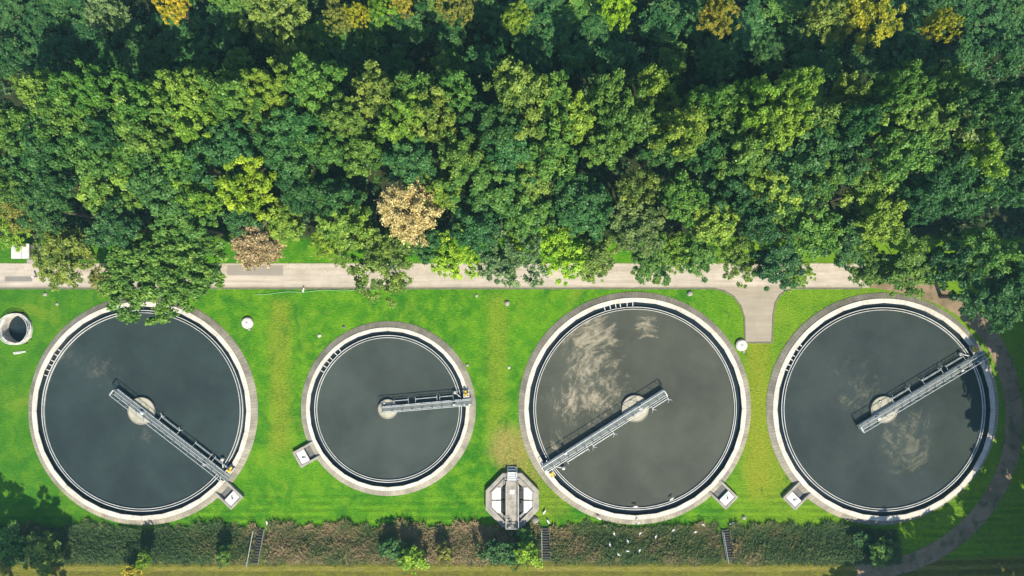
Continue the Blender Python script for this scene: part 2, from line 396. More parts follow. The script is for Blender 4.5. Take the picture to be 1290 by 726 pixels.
def sheet_along(name, line, half, mat, lift, n_across=8):
    """a strip draped over the terrain along a polyline"""
    L = np.array([p[:2] for p in line]); vs = []; fs = []
    T = np.gradient(L, axis=0); T /= np.linalg.norm(T, axis=1)[:, None]
    Nn = np.stack([-T[:, 1], T[:, 0]], 1)
    for i in range(len(L)):
        for j in range(n_across + 1):
            q = L[i] + Nn[i] * half * (2 * j / n_across - 1)
            vs.append((q[0], q[1], h1(*q) + lift))
    w = n_across + 1
    for i in range(len(L) - 1):
        for j in range(n_across): fs.append((i * w + j, i * w + j + 1, (i + 1) * w + j + 1, (i + 1) * w + j))
    return MB().add(vs, fs).build(name, mat, smooth=True)

def road_mat():
    k = NT("pale_asphalt"); p = k.pos(); x, y, z = k.sep(p)
    a = k.ss(k.noise(p, 0.35, 6, 0.65), 0.3, 0.72)
    sm = k.n("ShaderNodeMapping"); k.put(sm.inputs[0], p); sm.inputs["Scale"].default_value = (0.12, 1.6, 1)
    b = k.ss(k.noise(sm.outputs[0], 1.3, 5, 0.6), 0.35, 0.7); f = k.noise(p, 16, 3, 0.7)
    c = k.mix(a, (0.52, 0.455, 0.375, 1), (0.40, 0.35, 0.28, 1))
    c = k.mix(k.m('MULTIPLY', b, 0.45), c, (0.27, 0.24, 0.19, 1))
    wcr = k.n("ShaderNodeTexVoronoi", feature='DISTANCE_TO_EDGE'); k.put(wcr.inputs["Vector"], p); wcr.inputs["Scale"].default_value = 0.23
    c = k.mix(k.m('MULTIPLY', k.m('SUBTRACT', 1.0, k.ss(wcr.outputs["Distance"], 0.003, 0.010)), 0.12), c, (0.16, 0.145, 0.11, 1))
    edge = k.m('SUBTRACT', 1.0, k.ss(k.m('ADD', y, k.m('MULTIPLY', k.noise(p, 1.5, 3), 0.4)), 0.25, 0.65))
    c = k.mix(k.m('MULTIPLY', edge, 0.5), c, (0.19, 0.16, 0.10, 1))
    for y0 in (0.85, 2.2):
        tm = k.m('SUBTRACT', 1.0, k.ss(k.m('ABSOLUTE', k.m('SUBTRACT', k.m('ADD', y, k.m('MULTIPLY', k.noise(p, .15, 2), .5)), y0 + .25)), 0.08, 0.34))
        c = k.mix(k.m('MULTIPLY', tm, k.m('MULTIPLY', b, 0.4)), c, (0.27, 0.235, 0.18, 1))
    lit = k.m('MULTIPLY', k.ss(k.noise(p, 4.5, 4, 0.75), 0.58, 0.64), k.ss(k.m('ADD', y, k.m('MULTIPLY', k.noise(p, .4, 3), 1.5)), 2.0, 3.4))
    c = k.mix(k.m('MULTIPLY', lit, 0.75), c, (0.17, 0.13, 0.05, 1))
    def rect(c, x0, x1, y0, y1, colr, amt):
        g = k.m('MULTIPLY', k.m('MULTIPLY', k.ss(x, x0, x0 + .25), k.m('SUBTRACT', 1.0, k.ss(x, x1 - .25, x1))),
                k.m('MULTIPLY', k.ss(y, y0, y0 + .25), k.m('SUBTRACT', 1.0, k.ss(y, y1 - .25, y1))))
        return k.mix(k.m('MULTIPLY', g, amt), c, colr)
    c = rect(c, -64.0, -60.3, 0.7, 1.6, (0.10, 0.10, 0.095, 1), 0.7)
    c = rect(c, -36.0, -28.7, 1.45, 3.0, (0.22, 0.20, 0.17, 1), 0.8)
    c = k.mix(0.3, c, k.mix(f, (0.35, 0.35, 0.35, 1), (1, 1, 1, 1)), 'MULTIPLY')
    k.col(c); k.rough(0.9); k.bump(f, 0.25, 0.02)
    return k.mat
def dirt_mat():
    k = NT("dirt_track"); p = k.pos()
    a = k.ss(k.noise(p, 0.4, 6, 0.65), 0.35, 0.68); f = k.noise(p, 7, 4, 0.7)
    c = k.mix(a, (0.29, 0.205, 0.125, 1), (0.17, 0.13, 0.07, 1))
    c = k.mix(k.m('MULTIPLY', k.ss(k.noise(p, 0.9, 5, 0.6), 0.52, 0.66), 0.7), c, (0.055, 0.075, 0.02, 1))
    c = k.mix(0.45, c, k.mix(f, (0.3, 0.3, 0.3, 1), (1.1, 1.1, 1.1, 1)), 'MULTIPLY')
    k.col(c); k.rough(0.95); k.bump(f, 0.5, 0.05)
    return k.mat
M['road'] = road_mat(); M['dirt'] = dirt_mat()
# service road
xs = [(x, 1.55, 0) for x in np.arange(-100, 45.1, 1.0)]
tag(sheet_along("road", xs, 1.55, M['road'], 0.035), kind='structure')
# spur drive with curved flares
pts = [P(1003, 363), P(990, 365.5), P(981, 372), P(975.5, 382), P(973, 396), P(971.5, 431), P(939.5, 431), P(938.5, 400), P(934, 385), P(925, 373), P(913, 366), P(900, 363)]
pts = [(x, y if 1 < i < len(pts) - 2 else y) for i, (x, y) in enumerate(pts)]
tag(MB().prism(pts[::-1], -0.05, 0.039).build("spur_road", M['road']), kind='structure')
# kerbs: low edging along the lawn side of road and drive
def kerb_line(pts):
    mb = MB()
    for (a, b) in zip(pts[:-1], pts[1:]):
        d = Vector((b[0] - a[0], b[1] - a[1], 0)); L = d.length; d.normalize()
        Mx = Matrix.Translation((a[0], a[1], 0)) @ Matrix.Rotation(math.atan2(d.y, d.x), 4, 'Z')
        n = max(1, round(L / 1.0))
        for i in range(n): mb.box(L * i / n, -0.075, -0.05, L * (i + 1) / n - 0.012, 0.075, 0.09 + rnd.uniform(-.008, .008), Mx)
    return mb
mb = kerb_line([(-100, -0.075), P(900, 363.75)]); mb2 = kerb_line([P(900, 363.75)] + [P(x, y) for x, y in ((912, 367), (924, 373.8), (932.8, 385.6), (937.5, 400), (938.5, 431.8), (972.4, 431.8), (974, 396), (976.5, 382.3), (981.8, 372.6), (990.3, 366.5), (1003, 363.75))])
mb3 = kerb_line([P(1003, 363.75), P(1085, 363.75)])
for q in (mb2, mb3): mb.add(q.v, q.f)
tag(mb.build("kerb", M['kerb'], bevel=0.01), kind='structure')
# dirt track round the last tank
tl = [p for p in TRW if p[0] > 42 or p[1] > 0]
tag(sheet_along("dirt_track", tl, 1.1, M['dirt'], 0.03), kind='structure')
tag(MB().prism([P(34, 327), P(45, 327), P(45, 332.2), P(34, 332.2)], -.05, .05).build("path", M['conc']), kind='structure')

hz = MB().box(-950, -950, -2.0, 950, 950, 92).build("dark_lift_haze", bpy.data.materials.new("dark_lift_air")); tag(hz, kind='stuff')  # thin teal air volume added to lift the dark tones
hm = hz.data.materials[0]; hm.use_nodes = True; ht = hm.node_tree; ht.nodes.remove(ht.nodes["Principled BSDF"])
pv = ht.nodes.new("ShaderNodeVolumePrincipled"); pv.inputs["Density"].default_value = 0.00024; pv.inputs["Color"].default_value = (0.40, 0.80, 0.90, 1)
ht.links.new(pv.outputs[0], ht.nodes["Material Output"].inputs["Volume"])

# ------------------------------------------------------------------ clarifier tanks
WL = 0.16; TOP = 0.45
WATER = [
    water_mat("tank_water_blue", (0.0210, 0.0300, 0.0285, 1), (0.13, 0.125, 0.095, 1), [(-10.0, 7.2, 1.3, .9), (-4.6, 4.6, 1.5, .75), (.3, -2.3, 1.5, .8), (-7, 6, 2, .4)], 0.5),
    water_mat("tank_water_grey", (0.0360, 0.0440, 0.0370, 1), (0.15, 0.14, 0.10, 1), [(-7.2, 3.6, 1.1, .7)], 0.35),
    water_mat("tank_water_scum", (0.0470, 0.0500, 0.0370, 1), (0.30, 0.265, 0.185, 1), [(-6.8, 8.4, 2.2, 1.0), (-4.2, 9.6, 1.6, .75), (-8.5, 1.8, 2.0, .9), (-4.0, 3.6, 2.6, .75), (1.6, 10.0, 1.2, 1.1), (-10.3, -4.6, 1.2, 1.1), (-4.5, -.5, 2.5, .45)], 0.95, 1.25),
    water_mat("tank_water_swirl", (0.0260, 0.0330, 0.0290, 1), (0.15, 0.15, 0.10, 1), [(2.3, -3.2, 2.2, .85), (-2.6, 1.8, 2.4, .6), (4.5, -5.5, 1.6, .6), (2.0, -7.0, 1.6, .6), (5.2, -1.0, 1.3, .5), (-5, 5, 4, .3)], 0.6, 1.45)]
BARS = [(152, 6), (140, 6), (99, 6), (150, 6)]       # where the short cross bars of the launder stand (centre angle, number)
BOX = [(291.3, 624.0), (386.5, 572.5), (911.5, 624.0), (1001.0, 625.0)]
TLAB = ["large round settling tank at the left with plain dark blue water", "smallest of the four round settling tanks, with plain grey water",
        "large round settling tank with pale scum drifting across its grey water", "large rightmost round settling tank partly in shade beside the dirt track"]
for i, t in enumerate(TANKS):
    cx, cy = P(*t['c']); R = t['R']; w0, w1 = R - t['w'][0], R - t['w'][1]; ra, rb = R - t['rail'][0], R - t['rail'][1]
    root = tag(empty("settling_tank", (cx, cy, 0)), TLAB[i], "settling tank", "round settling tanks")
    # sloping slab apron, wall with flat white top, launder trough
    MB().lathe([(R + .1, -.3), (R, .05), (w0 + .01, TOP - .05), (w0 + .01, -.3)], 160).build("apron", M['apron'], root)
    MB().lathe([(w0, TOP - .35), (w0, TOP), (w1, TOP), (w1, TOP - .07)], 192, poly={2: 32, 3: 32}).build("tank_wall", M['wall_top'], root)
    MB().lathe([(w0 - .02, TOP - .072), (w1 + .015, TOP - .072), (w1 + .015, -.9), (w0 - .02, -.9)], 192, poly={1: 32, 2: 32}).build("inner_face", M['wet_conc'], root)
    MB().lathe([(w1 + .12, -.30), (w1 + .12, -.36), (rb - .1, -.36), (rb - .1, -.30)], 128, poly={0: 32, 1: 32}).build("launder_channel", M['wet_conc'], root)
    MB().lathe([(ra + .035, -.3), (ra + .035, WL + .12), (ra - .035, WL + .12), (ra - .035, -.3)], 160).build("weir_plate", M['weir'], root)
    MB().lathe([(rb + .03, -.1), (rb + .03, WL + .16), (rb - .03, WL + .16), (rb - .03, -.1)], 160).build("scum_baffle", M['weir'], root)
    MB().disc(ra - .036, WL, 160).build("water", WATER[i], root)
    MB().lathe([(ra + .036, -.02), (w1 + .05, -.02)], 128, closed=False, poly={1: 32}).build("channel_water", M['chan'] if 'chan' in M else M.setdefault('chan', water_mat("channel_water", (0.010, 0.016, 0.020, 1), (0.03, 0.03, 0.03, 1), [(0, 0, 1, .1)], 0.05)), root)
    # concrete hub in the middle
    hr = t['hub']
    hub = MB().lathe([(hr, -.8), (hr, .40), (hr - .05, .45), (.02, .48)], 64, closed=False).build("centre_column", M['hub_cap'], root, smooth=False)
    mb = MB(); mb.tube((-hr * .35, hr * .62, .45), (-hr * .35, hr * .62, .62), .11, n=10)
    mb.build("vent_cap", M['white_paint'], hub)
    mb = MB(); mb.lathe([(hr + .05, .2), (hr + .05, .5), (hr - .03, .5), (hr - .03, .2)], 64); mb.build("rim_band", M['conc'], hub)
    ca, nb = BARS[i]
    for j in range(nb):
        a = R_(ca + (j - (nb - 1) / 2) * 46.0 / R)
        if j == 2: a += R_(9.0 / R)
        d = Vector((math.cos(a), math.sin(a), 0)); n_ = Vector((-d.y, d.x, 0))
        Mx = Matrix.Translation(d * (ra - .02)) @ Matrix.Rotation(a, 4, 'Z')
        MB().box(0, -.05, .06, w1 - ra + .10, .05, .17, Mx).build("trough_brace", M['weir'], root)
    # little rail posts on the apron
    # outlet box
    bx, by = P(*BOX[i]); dv = Vector((bx - cx, by - cy, 0)); dist = dv.length; ang = math.atan2(dv.y, dv.x)
    rot = Matrix.Rotation(ang, 4, 'Z')
    o = MB()
    a0, a1, hw = w0 - .05, dist + 1.30, 1.12
    o.box(a0, -hw, -.2, a1, -hw + .28, .50, rot); o.box(a0, hw - .28, -.2, a1, hw, .50, rot); o.box(a1 - .28, -hw + .28, -.2, a1, hw - .28, .50, rot)
    o.box(a0, -hw + .28, -.3, a1 - .28, hw - .28, -.10, rot)
    ob = o.build("outlet_box", M['conc'], root, bevel=.02)
    lid = MB().box(dist - .15, -hw + .32, .20, a1 - .34, hw - .32, .46, rot).build("lid", M['white_paint'], ob, bevel=.015)
    MB().box(a0 + .5, -hw + .32, .02, dist - .22, hw - .32, .10, rot).build("grate", M['dark_conc'], ob)
    hd = MB(); p0 = rot @ Vector((dist + .45, 0.05, .46)); p1 = rot @ Vector((dist + .15, .25, .46)); up = Vector((0, 0, .12))
    hd.path([p0, p0 + up, p1 + up, p1], .035); hd.tube(p0, p0 + Vector((0, 0, .05)), .1, n=10)
    hd.build("handle", M['dark_steel'], ob)

# ------------------------------------------------------------------ scraper bridges
BR = [((145.5, 493.5), (288, 604), 1.32), ((481, 515.8), (594, 505.8), 0.92), ((837, 494.5), (684, 591), 1.25), ((1082, 540), (1238, 446.5), 1.35)]
BLAB = ["steel scraper bridge crossing the hub of the leftmost tank, ending above its outlet box", "shortest steel scraper bridge, reaching only from hub to rim of the smallest tank",
        "steel scraper bridge running down leftwards over the scum covered tank", "steel scraper bridge over the rightmost tank, its rim end in tree shade"]
for i, (tip, rim, wid) in enumerate(BR):
    zd = TOP + 0.30; wid *= .86
    tx, ty = P(*tip, zd); rx, ry = P(*rim, zd)
    L = math.hypot(rx - tx, ry - ty); ang = math.atan2(ry - ty, rx - tx)
    b = tag(empty("scraper_bridge", (tx, ty, 0), ang), BLAB[i], "scraper bridge", "rotating scraper bridges")
    hw = .40 if i != 1 else .33
    k = MB(); k.box(0, -hw + .03, zd - .05, L, hw - .03, zd); k.build("walkway_deck", M['grating'], b)
    for sg in (-1, 1):
        g = MB(); y_ = sg * hw
        g.box(-.02, y_ - .03, zd - .22, L + .02, y_ + .03, zd + .03)
        g.tube((0, y_, zd + .88), (L, y_, zd + .88), .042, n=6)
        n = int(L / 1.15)
        for j in range(n):
            a, m_, c_ = L * j / n, L * (j + .5) / n, L * (j + 1) / n
            g.tube((a, y_, zd), (m_, y_, zd + .88), .026, n=5); g.tube((c_, y_, zd), (c_, y_, zd + .88), .024, n=5)
        g.tube((0, y_, zd), (0, y_, zd + .88), .03, n=5)
        g.build("truss_handrail", M['galv'], b)
    if i != 1:
        e = MB(); e.box(-.06, -hw + .04, zd + .80, .06, hw - .04, zd + .92); e.build("end_rail", M['galv'], b)
    # scum skimmer boards hung out on the left side
    segs = {0: [(.36, .52, 1), (.66, .80, 0), (.83, .97, 0)], 1: [(.14, .30, 0), (.38, .62, 0), (.65, .80, 0)],
            2: [(.00, .13, 1), (.45, .62, 1), (.66, .83, 0)], 3: [(.30, .44, 1), (.55, .70, 1), (.74, .88, 0)]}[i]
    for u0, u1, fork in segs:
        s_ = MB(); yo = hw + .55
        s_.tube((L * u0, yo, .62), (L * u1, yo, .62), .035, n=6)
        s_.box(L * u0, yo - .02, .05, L * u1, yo + .02, .40)
        for u in (u0, u1):
            s_.tube((L * u, hw - .1, zd - .05), (L * u, yo + .28, .66), .028, n=5)
            if fork:
                s_.tube((L * u, yo + .05, .66), (L * u + .32, yo + .42, .74), .024, n=5)
                s_.tube((L * u, yo + .05, .66), (L * u - .32, yo + .42, .74), .024, n=5)
        s_.build("skimmer_arm", M['galv'], b)
    # float ball and pipe near the rim
    f = MB(); q = Vector((L - 2.2 if i != 1 else L - 2.0, hw + .95, .45))
    for a in range(8):
        pass
    f.lathe([(.01, q.z - .24), (.14, q.z - .19), (.23, q.z - .06), (.23, q.z + .08), (.14, q.z + .2), (.01, q.z + .25)], 14, c=(q.x, q.y), closed=False)
    f.tube(q, (q.x + .75, hw + .2, .55), .06, n=8); f.build("float_ball", M['white_paint'], b, smooth=True)
    # drive unit on the wall top: yellow gear motor, wheels, frame
    mz = TOP + .12; xw = L - .62
    d_ = MB(); d_.box(xw - .22, hw + .40, mz + .12, xw + .26, hw + .78, mz + .52)
    d_.tube((xw - .02, hw + .78, mz + .32), (xw - .02, hw + 1.12, mz + .32), .16, n=12); d_.tube((xw + .02, hw + .6, mz + .52), (xw + .02, hw + .6, mz + .66), .12, n=10)
    mo = d_.build("drive_motor", M['yellow'], b, bevel=.02)
    fr = MB(); fr.box(xw - .34, -hw - .25, mz + .02, xw - .24, hw + 1.15, mz + .14); fr.box(xw + .30, -hw - .25, mz + .02, xw + .40, hw + 1.15, mz + .14)
    fr.box(xw - .24, hw + .2, mz + .06, xw + .3, hw + .36, mz + .13)
    fr.build("drive_frame", M['galv'], b)
    for yy in (-hw - .12, hw + .98):
        w_ = MB(); w_.tube((xw + .03, yy - .08, TOP + .21), (xw + .03, yy + .08, TOP + .21), .21, n=18); w_.tube((xw + .03, yy - .1, TOP + .21), (xw + .03, yy + .1, TOP + .21), .09, n=10)
        w_.build("wheel", M['black'], b)
    c_ = MB(); c_.box(L * .80, -hw + .06, zd + .02, L * .80 + .26, -hw + .28, zd + .5); c_.box(L * .80 - .03, -hw + .05, zd + .5, L * .80 + .29, -hw + .31, zd + .54)
    c_.build("control_box", M['white_paint'], b)
    if i in (2, 3, 0):
        hubu = {0: .24, 2: .20, 3: .15}[i]
        c2 = MB(); c2.lathe([(.01, zd + .42), (.2, zd + .40), (.27, zd + .3), (.27, zd - .1)], 18, c=(L * hubu, 0), closed=False); c2.build("slip_ring_housing", M['white_paint'] if i != 0 else M['galv'], b, smooth=True)

# ------------------------------------------------------------------ octagonal distribution chamber
ox, oy = P(645.3, 628.5)
ch = tag(empty("octagonal_chamber", (ox, oy, 0)), "octagonal concrete chamber with four pale covers and a slab walkway, beside the shrubs", "distribution chamber")
def octo(r, sx=1.0, sy=1.0, cut=.36):
    a = r * sx; b = r * sy; c = cut
    return [(a, b * c), (a * c, b), (-a * c, b), (-a, b * c), (-a, -b * c), (-a * c, -b), (a * c, -b), (a, -b * c)]
def ring_prism(mb, po, pi, z0, z1):
    n = len(po); vs = [(x, y, z) for z in (z0, z1) for x, y in po] + [(x, y, z) for z in (z0, z1) for x, y in pi]
    fs = []
    for j in range(n):
        k2 = (j + 1) % n
        fs += [(j, k2, n + k2, n + j), (2 * n + k2, 2 * n + j, 3 * n + j, 3 * n + k2), (n + j, n + k2, 3 * n + k2, 3 * n + j)]
    return mb.add(vs, fs)
mb = MB(); ring_prism(mb, octo(3.33, 1, 1.02), octo(2.62, 1, 1.02), -.2, .62); mb.build("outer_wall", M['conc'], ch, bevel=.03)
mb = MB(); ring_prism(mb, octo(2.72, 1, 1.02), octo(2.56, 1, 1.02), -.2, .74); mb.build("coping", M['stone'], ch)
mb = MB(); ring_prism(mb, octo(2.5, 1, 1.02), octo(2.1, 1, .98, .4), -.2, .5); mb.prism(octo(2.5, 1, 1.02), -.2, -.1); mb.build("inner_ledge", M['conc'], ch)
for sx in (-1, 1):
    for sy in (-1, 1):
        x0, x1 = sx * 1.42, sx * 2.52
        y0, y1 = sy * .07, sy * 1.60
        pts = [(x0, y0), (x1, y0), (x1, sy * 1.02), (sx * 1.98, y1), (x0, y1)]
        if sx * sy < 0: pts = pts[::-1]
        MB().prism(pts, .50, .60).build("cover_panel", M['white_paint'], ch, bevel=.012)
        sl = MB(); sl.box(min(sx * .84, sx * 1.38), min(sy * .10, sy * 1.55), .30, max(sx * .84, sx * 1.38), max(sy * .10, sy * 1.55), .36)
        sl.build("weir_slot", M['black'], ch)
        g = MB(); g.box(min(sx * .98, sx * 1.12), min(sy * .35, sy * 1.2), .36, max(sx * .98, sx * 1.12), max(sy * .35, sy * 1.2), .55); g.build("sluice_gate", M['black'], ch)
mb = MB(); mb.box(-.80, -3.30, .70, .80, 2.50, .86); wk = mb.build("slab_walkway", M['conc'], ch, bevel=.02)
MB().box(-.32, .85, .862, .28, 1.42, .91).build("hatch", M['white_paint'], wk, bevel=.01)
mb = MB()
for x in (-.78, .78):
    for y in (-3.25, -2.0, -.7, .7, 2.1): mb.tube((x, y, .86), (x, y, 1.6), .028)
    mb.tube((x, -3.25, 1.6), (x, 2.1, 1.6), .034); mb.tube((x, -3.25, 1.25), (x, 2.1, 1.25), .022)
mb.tube((-.78, -3.25, 1.6), (.78, -3.25, 1.6), .034); mb.tube((-.78, -3.25, 1.25), (.78, -3.25, 1.25), .022)
mb.build("railing", M['white_paint'], ch)
mb = MB()
for j, z_ in enumerate((.84, .82, .80, .78, .50, .22)): mb.box(-.55, 2.53 + j * .27, z_ - .04, .55, 2.53 + j * .27 + .22, z_)
for x in (-.58, .58):
    mb.tube((x, 2.5, .82), (x, 3.62, .76), .05); mb.tube((x, 3.62, .76), (x, 4.2, .02), .05); mb.tube((x, 2.55, 1.5), (x, 3.6, 1.45), .03); mb.tube((x, 3.6, 1.45), (x, 4.2, .8), .03); mb.tube((x, 4.2, .8), (x, 4.2, 0), .03); mb.tube((x, 2.55, 1.5), (x, 2.55, .8), .03)
mb.build("entry_stair", M['galv'], ch)
mb = MB()
for (x, y, z1) in ((-.35, -2.6, 1.5), (-.1, -2.85, 1.4)): mb.tube((x, y, .86), (x, y, z1), .06); mb.lathe([(.22, z1), (.22, z1 + .05), (.16, z1 + .05), (.16, z1)], 20, c=(x, y))
mb.build("valve_handwheel", M['dark_steel'], ch)

# ------------------------------------------------------------------ shaft at the left edge
sx, sy = SHAFT
sh = tag(empty("round_shaft", (sx, sy, 0)), "small open round concrete shaft with a ring railing, at the left edge of lawn", "shaft")
MB().lathe([(2.0, -.3), (2.0, .30), (1.74, .30), (1.74, -1.6), (2.0, -1.6)], 72).build("shaft_wall", M['white_conc'], sh)
MB().disc(1.76, -.95, 48).build("water", M['chan'], sh)
mb = MB()
for q in range(12):
    a = 2 * PI * q / 12; mb.tube((1.9 * math.cos(a), 1.9 * math.sin(a), .3), (1.9 * math.cos(a), 1.9 * math.sin(a), .85), .028)
for z in (.58, .85): mb.lathe([(1.93, z - .03), (1.93, z + .03), (1.87, z + .03), (1.87, z - .03)], 72)
mb.build("ring_railing", M['white_paint'], sh)

# ------------------------------------------------------------------ manholes, stones, kiosk, hose, posts
def manhole(px, py, lab):
    x, y = P(px, py)
    m_ = tag(empty("manhole", (x, y, 0)), lab, "manhole", "white capped manholes on the lawn")
    MB().lathe([(.72, -.2), (.72, .30), (.60, .36), (.60, -.2)], 40).build("shaft_ring", M['white_conc'], m_)
    l_ = MB().lathe([(.62, .33), (.60, .40), (.01, .46)], 40, closed=False).build("cap", M['white_paint'], m_, smooth=False)
    h_ = MB(); h_.path([(-.12, 0, .44), (-.12, 0, .54), (.12, 0, .54), (.12, 0, .44)], .022); h_.build("handle", M['dark_steel'], l_)
    MB().box(.12, -.95, -.1, .42, -.66, .34).build("inlet_stub", M['stone'], m_, bevel=.02)
manhole(312.5, 407, "white capped round manhole on the lawn right of the leftmost tank")
manhole(933.5, 435, "white capped round manhole at the foot of the short spur drive")
def stone(px, py, r, lab, mat='stone'):
    x, y = P(px, py); mb = MB(); n = 9
    pr = [(r * 1.02, -.1), (r, r * .25), (r * .8, r * .6), (r * .35, r * .85), (.01, r * .9)]
    mb.lathe(pr, n, closed=False)
    mb.v = [(a * (1 + rnd.uniform(-.18, .18)), b * (1 + rnd.uniform(-.18, .18)), c * (1 + rnd.uniform(-.15, .15))) for a, b, c in mb.v]
    tag(mb.build("stone", M[mat], loc=(x, y, h1(x, y)), smooth=True), lab, "stone", "loose stones on the lawn")
stone(869, 370, .34, "grey stone on grass between the road and the scum covered tank")
stone(639, 382, .36, "pale stone at the top of the worn strip, below the willow")
stone(600.5, 372.5, .22, "small pale stone just below the road, left of the worn strip")
stone(57, 371, .26, "pale stone on the grass right of the round shaft, near the road")
stone(72, 383, .2, "small pale stone left of the top of the leftmost tank")
stone(433, 412, .2, "dark stone above the left part of the smallest tank", 'dark_conc')
stone(674, 655.5, .5, "rounded grey stone beside the lower right corner of the octagonal chamber")
stone(937, 652, .28, "grey stone in the grass below the scum tank's outlet box")
stone(402.5, 423, .24, "white stone on grass above left of the smallest tank", 'white_conc')
stone(641, 463, .2, "white stone on the worn strip left of the scum covered tank", 'white_conc')
stone(588.5, 460, .22, "brownish stone against the apron at the smallest tank's right side", 'conc')
x, y = P(25, 444)
mb = MB(); mb.box(-.78, -.09, 0, .78, .09, .06, Matrix.Rotation(.1, 4, 'Z')); mb.box(-.7, -.17, .06, .25, -.02, .11, Matrix.Rotation(.16, 4, 'Z'))
tag(mb.build("plank", M['white_paint'], loc=(x, y, .015)), "white planks lying on the grass below the round shaft", "plank")
# kiosk
x, y = P(25.5, 316.5, 2.4)
kk = tag(empty("utility_kiosk", (x, y, 0)), "small utility kiosk with a flat white roof beside the road at the left edge", "kiosk")
MB().box(-.95, -.8, -.1, .95, .8, 2.3).build("wall", M['conc'], kk)
MB().box(-1.08, -.92, 2.3, 1.08, .92, 2.45).build("roof", M['white_paint'], kk, bevel=.02)
rv = MB(); rv.tube((-.5, .3, 2.45), (-.5, .3, 2.72), .14, n=12); rv.tube((-.5, .3, 2.72), (-.5, .3, 2.78), .2, n=12); rv.build('roof_vent', M['galv'], kk)
rs = MB(); rs.box(.2, -.9, 2.452, .26, .9, 2.49); rs.build('roof_seam', M['stone'], kk)
dr = MB().box(-.4, -.84, 0, .4, -.802, 1.95).build("door", M['dark_steel'], kk)
MB().tube((.28, -.87, 1.0), (.28, -.87, 1.15), .02).build("handle", M['galv'], dr)
x, y = P(41, 349, .8)
bo = tag(empty("bollard", (x, y, 0)), "short white capped bollard on the road edge by the kiosk path", "bollard")
MB().tube((0, 0, -.1), (0, 0, .75), .11, n=14).build("post", M['stone'], bo); MB().tube((0, 0, .75), (0, 0, .85), .14, n=14).build("cap", M['white_paint'], bo)
mb = MB(); pts = []
for q in range(60):
    u = q / 59; pxx = 322 + u * 150; pyy = 371 - 3.5 * math.sin(u * 2.2) - 2.5 * u + .7 * math.sin(u * 19)
    a = P(pxx, pyy); pts.append((a[0], a[1], .05))
mb.path(pts, .05, 6)
tag(mb.build("hose", M['hose'], smooth=True), "pale green hose lying along the lawn edge below the road", "hose")

# stairs up the levee
SLAB = ["dark stepped stair up the weedy bank left of the middle, below the first worn strip", "dark stair up the bank just right of the octagonal chamber", "dark stair up the bank below the rightmost two tanks' gap"]
for i, (px, y0, y1) in enumerate([(327.5, 667, 711), (687.5, 666, 707), (914.5, 668, 707)]):
    x, yb = P(px, y0, 0.3); _, yt = P(px, y1, LEV)
    st = tag(empty("bank_stair", (x, yb, 0)), SLAB[i], "stair", "stairs up the levee bank")
    n = 13; run = (yt - yb); mb = MB(); shear = -.05 if i != 1 else 0
    if i == 2: shear = .05
    hs = [max(h1(x, yb + run * (j + .5) / n), .05) for j in range(n)]
    zs = [.25 + (LEV + .15 - .25) * j / (n - 1) for j in range(n)]
    for j in range(n):
        ya, yb2 = run * j / n, run * (j + .62) / n
        mb.box(-.48, min(ya, yb2), zs[j] - .05, .48, max(ya, yb2), zs[j])
    mb.build("steps", M['black'], st)
    for s in (-1, 1):
        g = MB(); g.add([(s * .5 - .03, 0, zs[0] - .2), (s * .5 + .03, 0, zs[0] - .2), (s * .5 + .03, run, zs[-1] - .2), (s * .5 - .03, run, zs[-1] - .2),
                         (s * .5 - .03, 0, zs[0] + .05), (s * .5 + .03, 0, zs[0] + .05), (s * .5 + .03, run, zs[-1] + .05), (s * .5 - .03, run, zs[-1] + .05)],
                        [(0, 3, 2, 1), (4, 5, 6, 7), (0, 1, 5, 4), (1, 2, 6, 5), (2, 3, 7, 6), (3, 0, 4, 7)])
        g.build("stringer", M['stone'], st)
    hrl = MB()
    for j in (0, 6, 12): hrl.tube((-.56, run * j / 12.3, zs[j] - .2), (-.56, run * j / 12.3, zs[j] + .95), .03)
    hrl.tube((-.56, 0, zs[0] + .95), (-.56, run * 12 / 12.3, zs[12] + .95), .042)
    hrl.build("handrail", M['white_paint'], st)
    st.rotation_euler = (0, 0, {0: -.06, 1: 0.0, 2: .05}[i])

# ------------------------------------------------------------------ foliage
def leaf_mat(name, trans=0.25, gloss=0.5):
    k = NT(name)
    oi = k.n("ShaderNodeObjectInfo"); at = k.n("ShaderNodeAttribute", attribute_name="tint")
    t = at.outputs["Fac"]
    hs = k.n("ShaderNodeHueSaturation"); k.put(hs.inputs["Color"], oi.outputs["Color"])
    k.put(hs.inputs["Hue"], k.m('ADD', 0.5, k.m('MULTIPLY', k.m('SUBTRACT', t, 0.5), -0.055)))
    k.put(hs.inputs["Value"], k.m('ADD', 0.48, k.m('MULTIPLY', t, 1.04)))
    c = hs.outputs[0]
    k.col(c); k.rough(gloss); k.b.inputs["Specular IOR Level"].default_value = 0.35
    tr = k.n("ShaderNodeBsdfTranslucent"); k.put(tr.inputs[0], k.mix(1.0, c, (1.25, 1.15, 0.5, 1), 'MULTIPLY'))
    mx = k.n("ShaderNodeMixShader"); mx.inputs[0].default_value = trans
    k.t.links.new(k.b.outputs[0], mx.inputs[1]); k.t.links.new(tr.outputs[0], mx.inputs[2])
    k.t.links.new(mx.outputs[0], k.out.inputs[0])
    return k.mat
M['leaf'] = leaf_mat("leaves")

